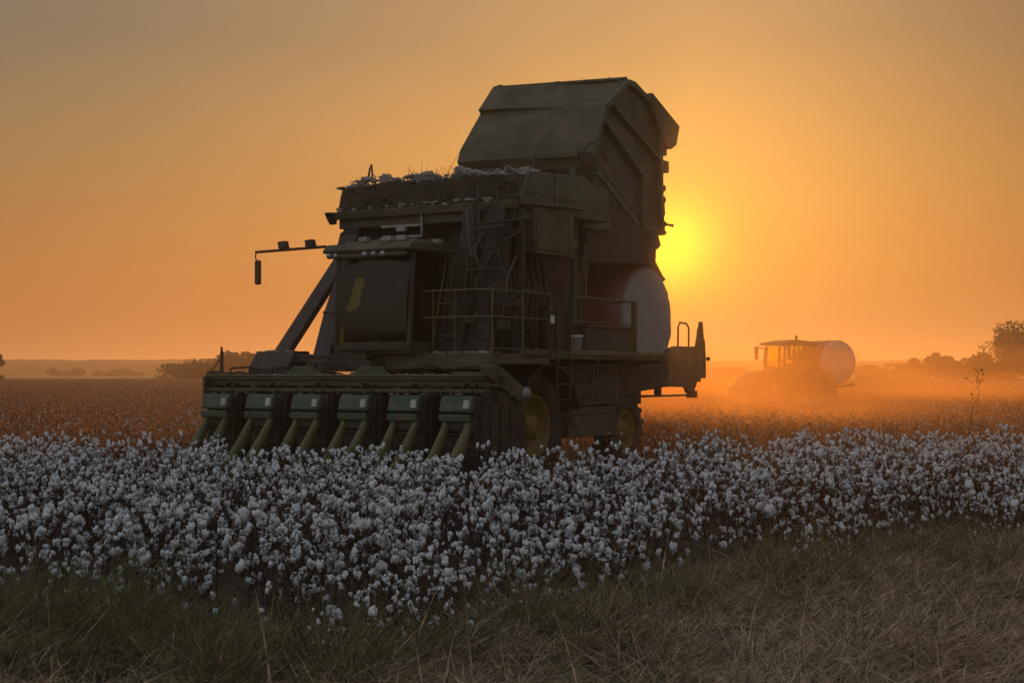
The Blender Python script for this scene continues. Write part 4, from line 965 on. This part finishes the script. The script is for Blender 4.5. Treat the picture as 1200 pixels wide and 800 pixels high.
# driver seated in the tractor: one continuous skinned figure
def driver(loc, rz):
    P = {'pel': (0, 0, 0, .15), 'wai': (0, 0, .16, .14), 'che': (.04, 0, .38, .16), 'nek': (.07, 0, .56, .065), 'hd1': (.10, 0, .66, .09), 'hd2': (.10, 0, .76, .10), 'hd3': (.09, 0, .85, .06)}
    E_ = [('pel', 'wai'), ('wai', 'che'), ('che', 'nek'), ('nek', 'hd1'), ('hd1', 'hd2'), ('hd2', 'hd3')]
    for s_, n_ in ((-1, 'r'), (1, 'l')):
        P['sh' + n_] = (.05, s_ * .19, .48, .065); P['el' + n_] = (.18, s_ * .27, .24, .045); P['wr' + n_] = (.42, s_ * .16, .32, .032)
        P['hp' + n_] = (.03, s_ * .10, -.02, .09); P['kn' + n_] = (.46, s_ * .13, .05, .07); P['an' + n_] = (.56, s_ * .13, -.36, .045); P['to' + n_] = (.70, s_ * .14, -.42, .04)
        E_ += [('che', 'sh' + n_), ('sh' + n_, 'el' + n_), ('el' + n_, 'wr' + n_), ('pel', 'hp' + n_), ('hp' + n_, 'kn' + n_), ('kn' + n_, 'an' + n_), ('an' + n_, 'to' + n_)]
        for f in range(5):
            yy = s_ * (.16 - (f - 2) * .018) if f else s_ * .11
            P[f'f{f}{n_}'] = ((.50 if f else .46), yy, .335, .009); P[f'g{f}{n_}'] = ((.535 if f else .49), yy, .31, .008); E_ += [('wr' + n_, f'f{f}{n_}'), (f'f{f}{n_}', f'g{f}{n_}')]
    ks = list(P); me = bpy.data.meshes.new('person'); me.from_pydata([P[k_][:3] for k_ in ks], [(ks.index(a), ks.index(b_)) for a, b_ in E_], [])
    o = bpy.data.objects.new('person', me); COL.objects.link(o); me.materials.append(M['shirt'])
    sk = o.modifiers.new('skin', 'SKIN'); o.modifiers.new('sub', 'SUBSURF').levels = 1
    if not me.skin_vertices: me.attributes.new('skin', 'FLOAT', 'POINT') if False else None
    return o, ks, P
try:
    o, ks, P = driver(None, 0)
    bpy.context.view_layer.objects.active = o
    if not o.data.skin_vertices: bpy.ops.object.skin_root_mark
    sv = o.data.skin_vertices[0].data
    for i, k_ in enumerate(ks): sv[i].radius = (P[k_][3],) * 2
    sv[0].use_root = True
except Exception as ex: print('skin', ex)
q = Matrix.Translation(TR.location) @ Matrix.Rotation(R(206), 4, 'Z') @ Vector((-.30, 0, 2.38))
o.location = q; o.rotation_euler = (0, 0, R(206)); tag(o, 'driver in dark clothing sitting in the distant tractor cab, hands on the wheel', 'person')

# ------------------------------------------------------------------ trees
def tree(x, y, h, w_, seed, label, cat='tree', n=2600, leaf=.28, trunk_h=.25, group=None, lobes=9, name='tree'):
    rs = np.random.default_rng(seed); t_ = empty(name, (x, y, 0), 0, label, cat, group); pr_ = random.Random(seed)
    b = MB(); b.tube([(0, 0, -.1), (.05 * h * .1, 0, h * trunk_h), (0, 0, h * .75)], h * .028, 8, h * .008)
    L = []
    for i in range(lobes):
        an = i * 2.4 + pr_.uniform(-.4, .4); rr = w_ * .5 * pr_.uniform(.25, .72); z = h * (trunk_h + (1 - trunk_h) * pr_.uniform(.15, .82))
        k_ = 1 - .6 * max(0, z / h - .55); c = (math.cos(an) * rr * k_, math.sin(an) * rr * k_, z); L.append((c, w_ * pr_.uniform(.14, .26)))
        b.tube([(0, 0, h * pr_.uniform(.15, .45)), (c[0] * .5, c[1] * .5, z * .8), c], h * .010, 5, h * .003)
    b.build('trunk', 'bark', t_)
    ci = rs.integers(0, len(L), n); C = np.array([l_[0] for l_ in L])[ci]; Rr = np.array([l_[1] for l_ in L])[ci]
    dv = rs.normal(size=(n, 3)); dv /= np.linalg.norm(dv, axis=1, keepdims=True); rad = Rr * rs.uniform(.35, 1.12, n) ** .6
    Pc = C + dv * rad[:, None] * np.array([1, 1, .8]); Pc[:, 2] = np.clip(Pc[:, 2], .05 * h, h)
    a = rs.normal(size=(n, 3)); a /= np.linalg.norm(a, axis=1, keepdims=True); c2 = np.cross(a, rs.normal(size=(n, 3))); c2 /= np.linalg.norm(c2, axis=1, keepdims=True)
    s_ = leaf * rs.uniform(.5, 1.3, n)[:, None]
    V = np.stack([Pc - a * s_, Pc - c2 * s_ * .6, Pc + a * s_, Pc + c2 * s_ * .6], 1).reshape(-1, 3)
    npmesh('crown', V, np.arange(n * 4).reshape(-1, 4), ['foliage'], parent=t_); return t_
def PX(px, d_): return (px - 600) / 1733 * d_
tree(PX(1205, 215), 215, 9.6, 12.5, 1, 'tall rounded tree at the right edge, highest on the skyline', n=9000, leaf=.22, lobes=20, trunk_h=.1)
for i, (px, dd, h, w_, l_) in enumerate(((1168, 225, 5.2, 8, 'lower bushy tree just left of the tall tree at the right edge'), (1133, 285, 4.8, 8, 'low bushy tree right of the tree row, behind the thin weed'),
     (1112, 300, 6.4, 5, 'right one of three upright narrow trees in the right tree row'), (1102, 305, 6.2, 4, 'middle one of three upright narrow trees in the right tree row'),
     (1093, 300, 6.6, 4.5, 'left one of three upright narrow trees in the right tree row'), (1076, 300, 5.2, 7, 'rounded low tree left of the three narrow ones in the right tree row'), (1058, 320, 4.0, 9, 'lowest bush at the left end of the right tree row'),
     (850, 330, 3.2, 12, 'dim tree clump between the picker and the distant tractor'), (1022, 340, 3.8, 10, 'low hazy bush just right of the distant tractor module'), (1150, 260, 4.2, 9, 'small bushy tree between the tall right tree and the tree row'))):
    tree(PX(px, dd), dd, h, w_, 20 + i, l_, n=1800, leaf=.32, trunk_h=.06, lobes=9)
for i, (px, dd, h, w_, l_) in enumerate(((64, 700, 5.0, 7, 'small round tree first from the left on the far left horizon'), (80, 720, 3.8, 10, 'low wide bush second from the left on the far left horizon'), (92, 710, 4.6, 7, 'small tree third from the left on the far left horizon'),
     (116, 720, 3.4, 6, 'isolated tiny bush in the middle of the far left horizon row'), (134, 700, 4.6, 9, 'small tree fourth along the far left horizon row'), (148, 715, 5.0, 8, 'rounded small tree fifth along the far left horizon row'), (161, 705, 3.8, 7, 'last small tree right along the far left horizon row'),
     (-2, 250, 5.9, 2.6, 'tree cut off by the left edge of the view'))):
    tree(PX(px, dd), dd, h, w_, 50 + i, l_, n=900, leaf=.42 if dd > 400 else .18, trunk_h=.06, lobes=7)
for i, (px, dd, h, w_) in enumerate(((212, 330, 4.0, 14), (232, 320, 5.0, 12), (252, 300, 5.6, 10), (266, 300, 6.6, 9), (282, 310, 6.3, 9), (297, 300, 6.4, 8), (312, 310, 6.2, 8))):
    tree(PX(px, dd), dd, h, w_, 80 + i, 'rounded hazy tree, %s of clump behind the header end' % ('low outer slope', 'second', 'left shoulder', 'left top', 'centre top', 'right top', 'right end')[i], n=1700, leaf=.36, trunk_h=.04, lobes=9, group=None)
for px, l_ in ((45, 'thin utility pole far away near the left edge'), (172, 'thin utility pole far away right of the left tree row')):
    b = MB(); b.tube([(0, 0, 0), (0, 0, 9.5)], .16, 6, .11); b.box(-1.1, 1.1, -.06, .06, 8.7, 8.85); o = b.build('utility_pole', 'bark'); o.location = (PX(px, 800), 800, 0); tag(o, l_, 'pole')

# ------------------------------------------------------------------ air: even haze, dust raised by tractor and picker, and an added veil
def vol(name, label, dens, col, aniso, tex=None):
    m = bpy.data.materials.new(name); m.use_nodes = True; t = m.node_tree; t.nodes.clear()
    pv = N(t, 'ShaderNodeVolumePrincipled'); pv.inputs['Color'].default_value = (*col, 1); pv.inputs['Anisotropy'].default_value = aniso
    pv.inputs['Density'].default_value = dens
    if tex: link(t, tex(t), pv.inputs['Density'])
    link(t, pv.outputs[0], N(t, 'ShaderNodeOutputMaterial').inputs[1]); M[name] = m; return m
vol('haze', '', .00065, (.94, .68, .47), .6)
b = MB(); b.box(-2600, 2600, -400, 3600, -1.5, 42); o = b.build('haze', 'haze'); tag(o, 'thin dusty evening haze over the whole field', kind='stuff')
def dust_tex(t):
    tcn = N(t, 'ShaderNodeTexCoord'); ln = N(t, 'ShaderNodeVectorMath', operation='LENGTH')
    mp = N(t, 'ShaderNodeMapping'); mp.inputs['Location'].default_value = (0, 0, 0); link(t, tcn.outputs['Object'], mp.inputs[0]); link(t, mp.outputs[0], ln.inputs[0])
    f = mth(t, 'SUBTRACT', 1.0, ln.outputs['Value'], True)
    nz_ = N(t, 'ShaderNodeTexNoise'); nz_.inputs['Scale'].default_value = 3.5; nz_.inputs['Detail'].default_value = 2; link(t, tcn.outputs['Object'], nz_.inputs[0])
    g_ = ramp(t, nz_.outputs[0], [(.35, (.25,) * 3), (.7, (1.0,) * 3)])
    return mth(t, 'MULTIPLY', mth(t, 'MULTIPLY', f, g_), DUST)
DUST = .042
vol('dust', '', 0, (.97, .45, .11), .7, dust_tex)
b = MB(); b.ico((0, 0, 0), 1, 3); o = b.build('dust_cloud', 'dust'); o.location = (12, 76, .5); o.scale = (26, 38, 3.9)
tag(o, 'low orange cloud of dust hanging round the distant tractor', kind='stuff')
DUST = .115
vol('dust_behind', '', 0, (.97, .45, .11), .7, dust_tex)
b = MB(); b.ico((0, 0, 0), 1, 3); o = b.build('dust_cloud', 'dust_behind'); o.location = (5.5, 42, .3); o.scale = (9, 14, 3.0)
tag(o, 'orange dust thrown up behind the rear wheels of the picker', kind='stuff')
DUST = .024
vol('dust_veil', '', 0, (.95, .66, .38), .55, dust_tex)  # thin dust added as a veil to lift the picker's dark tones
b = MB(); b.ico((0, 0, 0), 1, 3); o = b.build('dust_cloud', 'dust_veil'); o.location = (1.5, 27, 3.5); o.scale = (13, 14, 8)
tag(o, 'thin brown dust added round the picker as a veil that lifts its dark tones', kind='stuff')
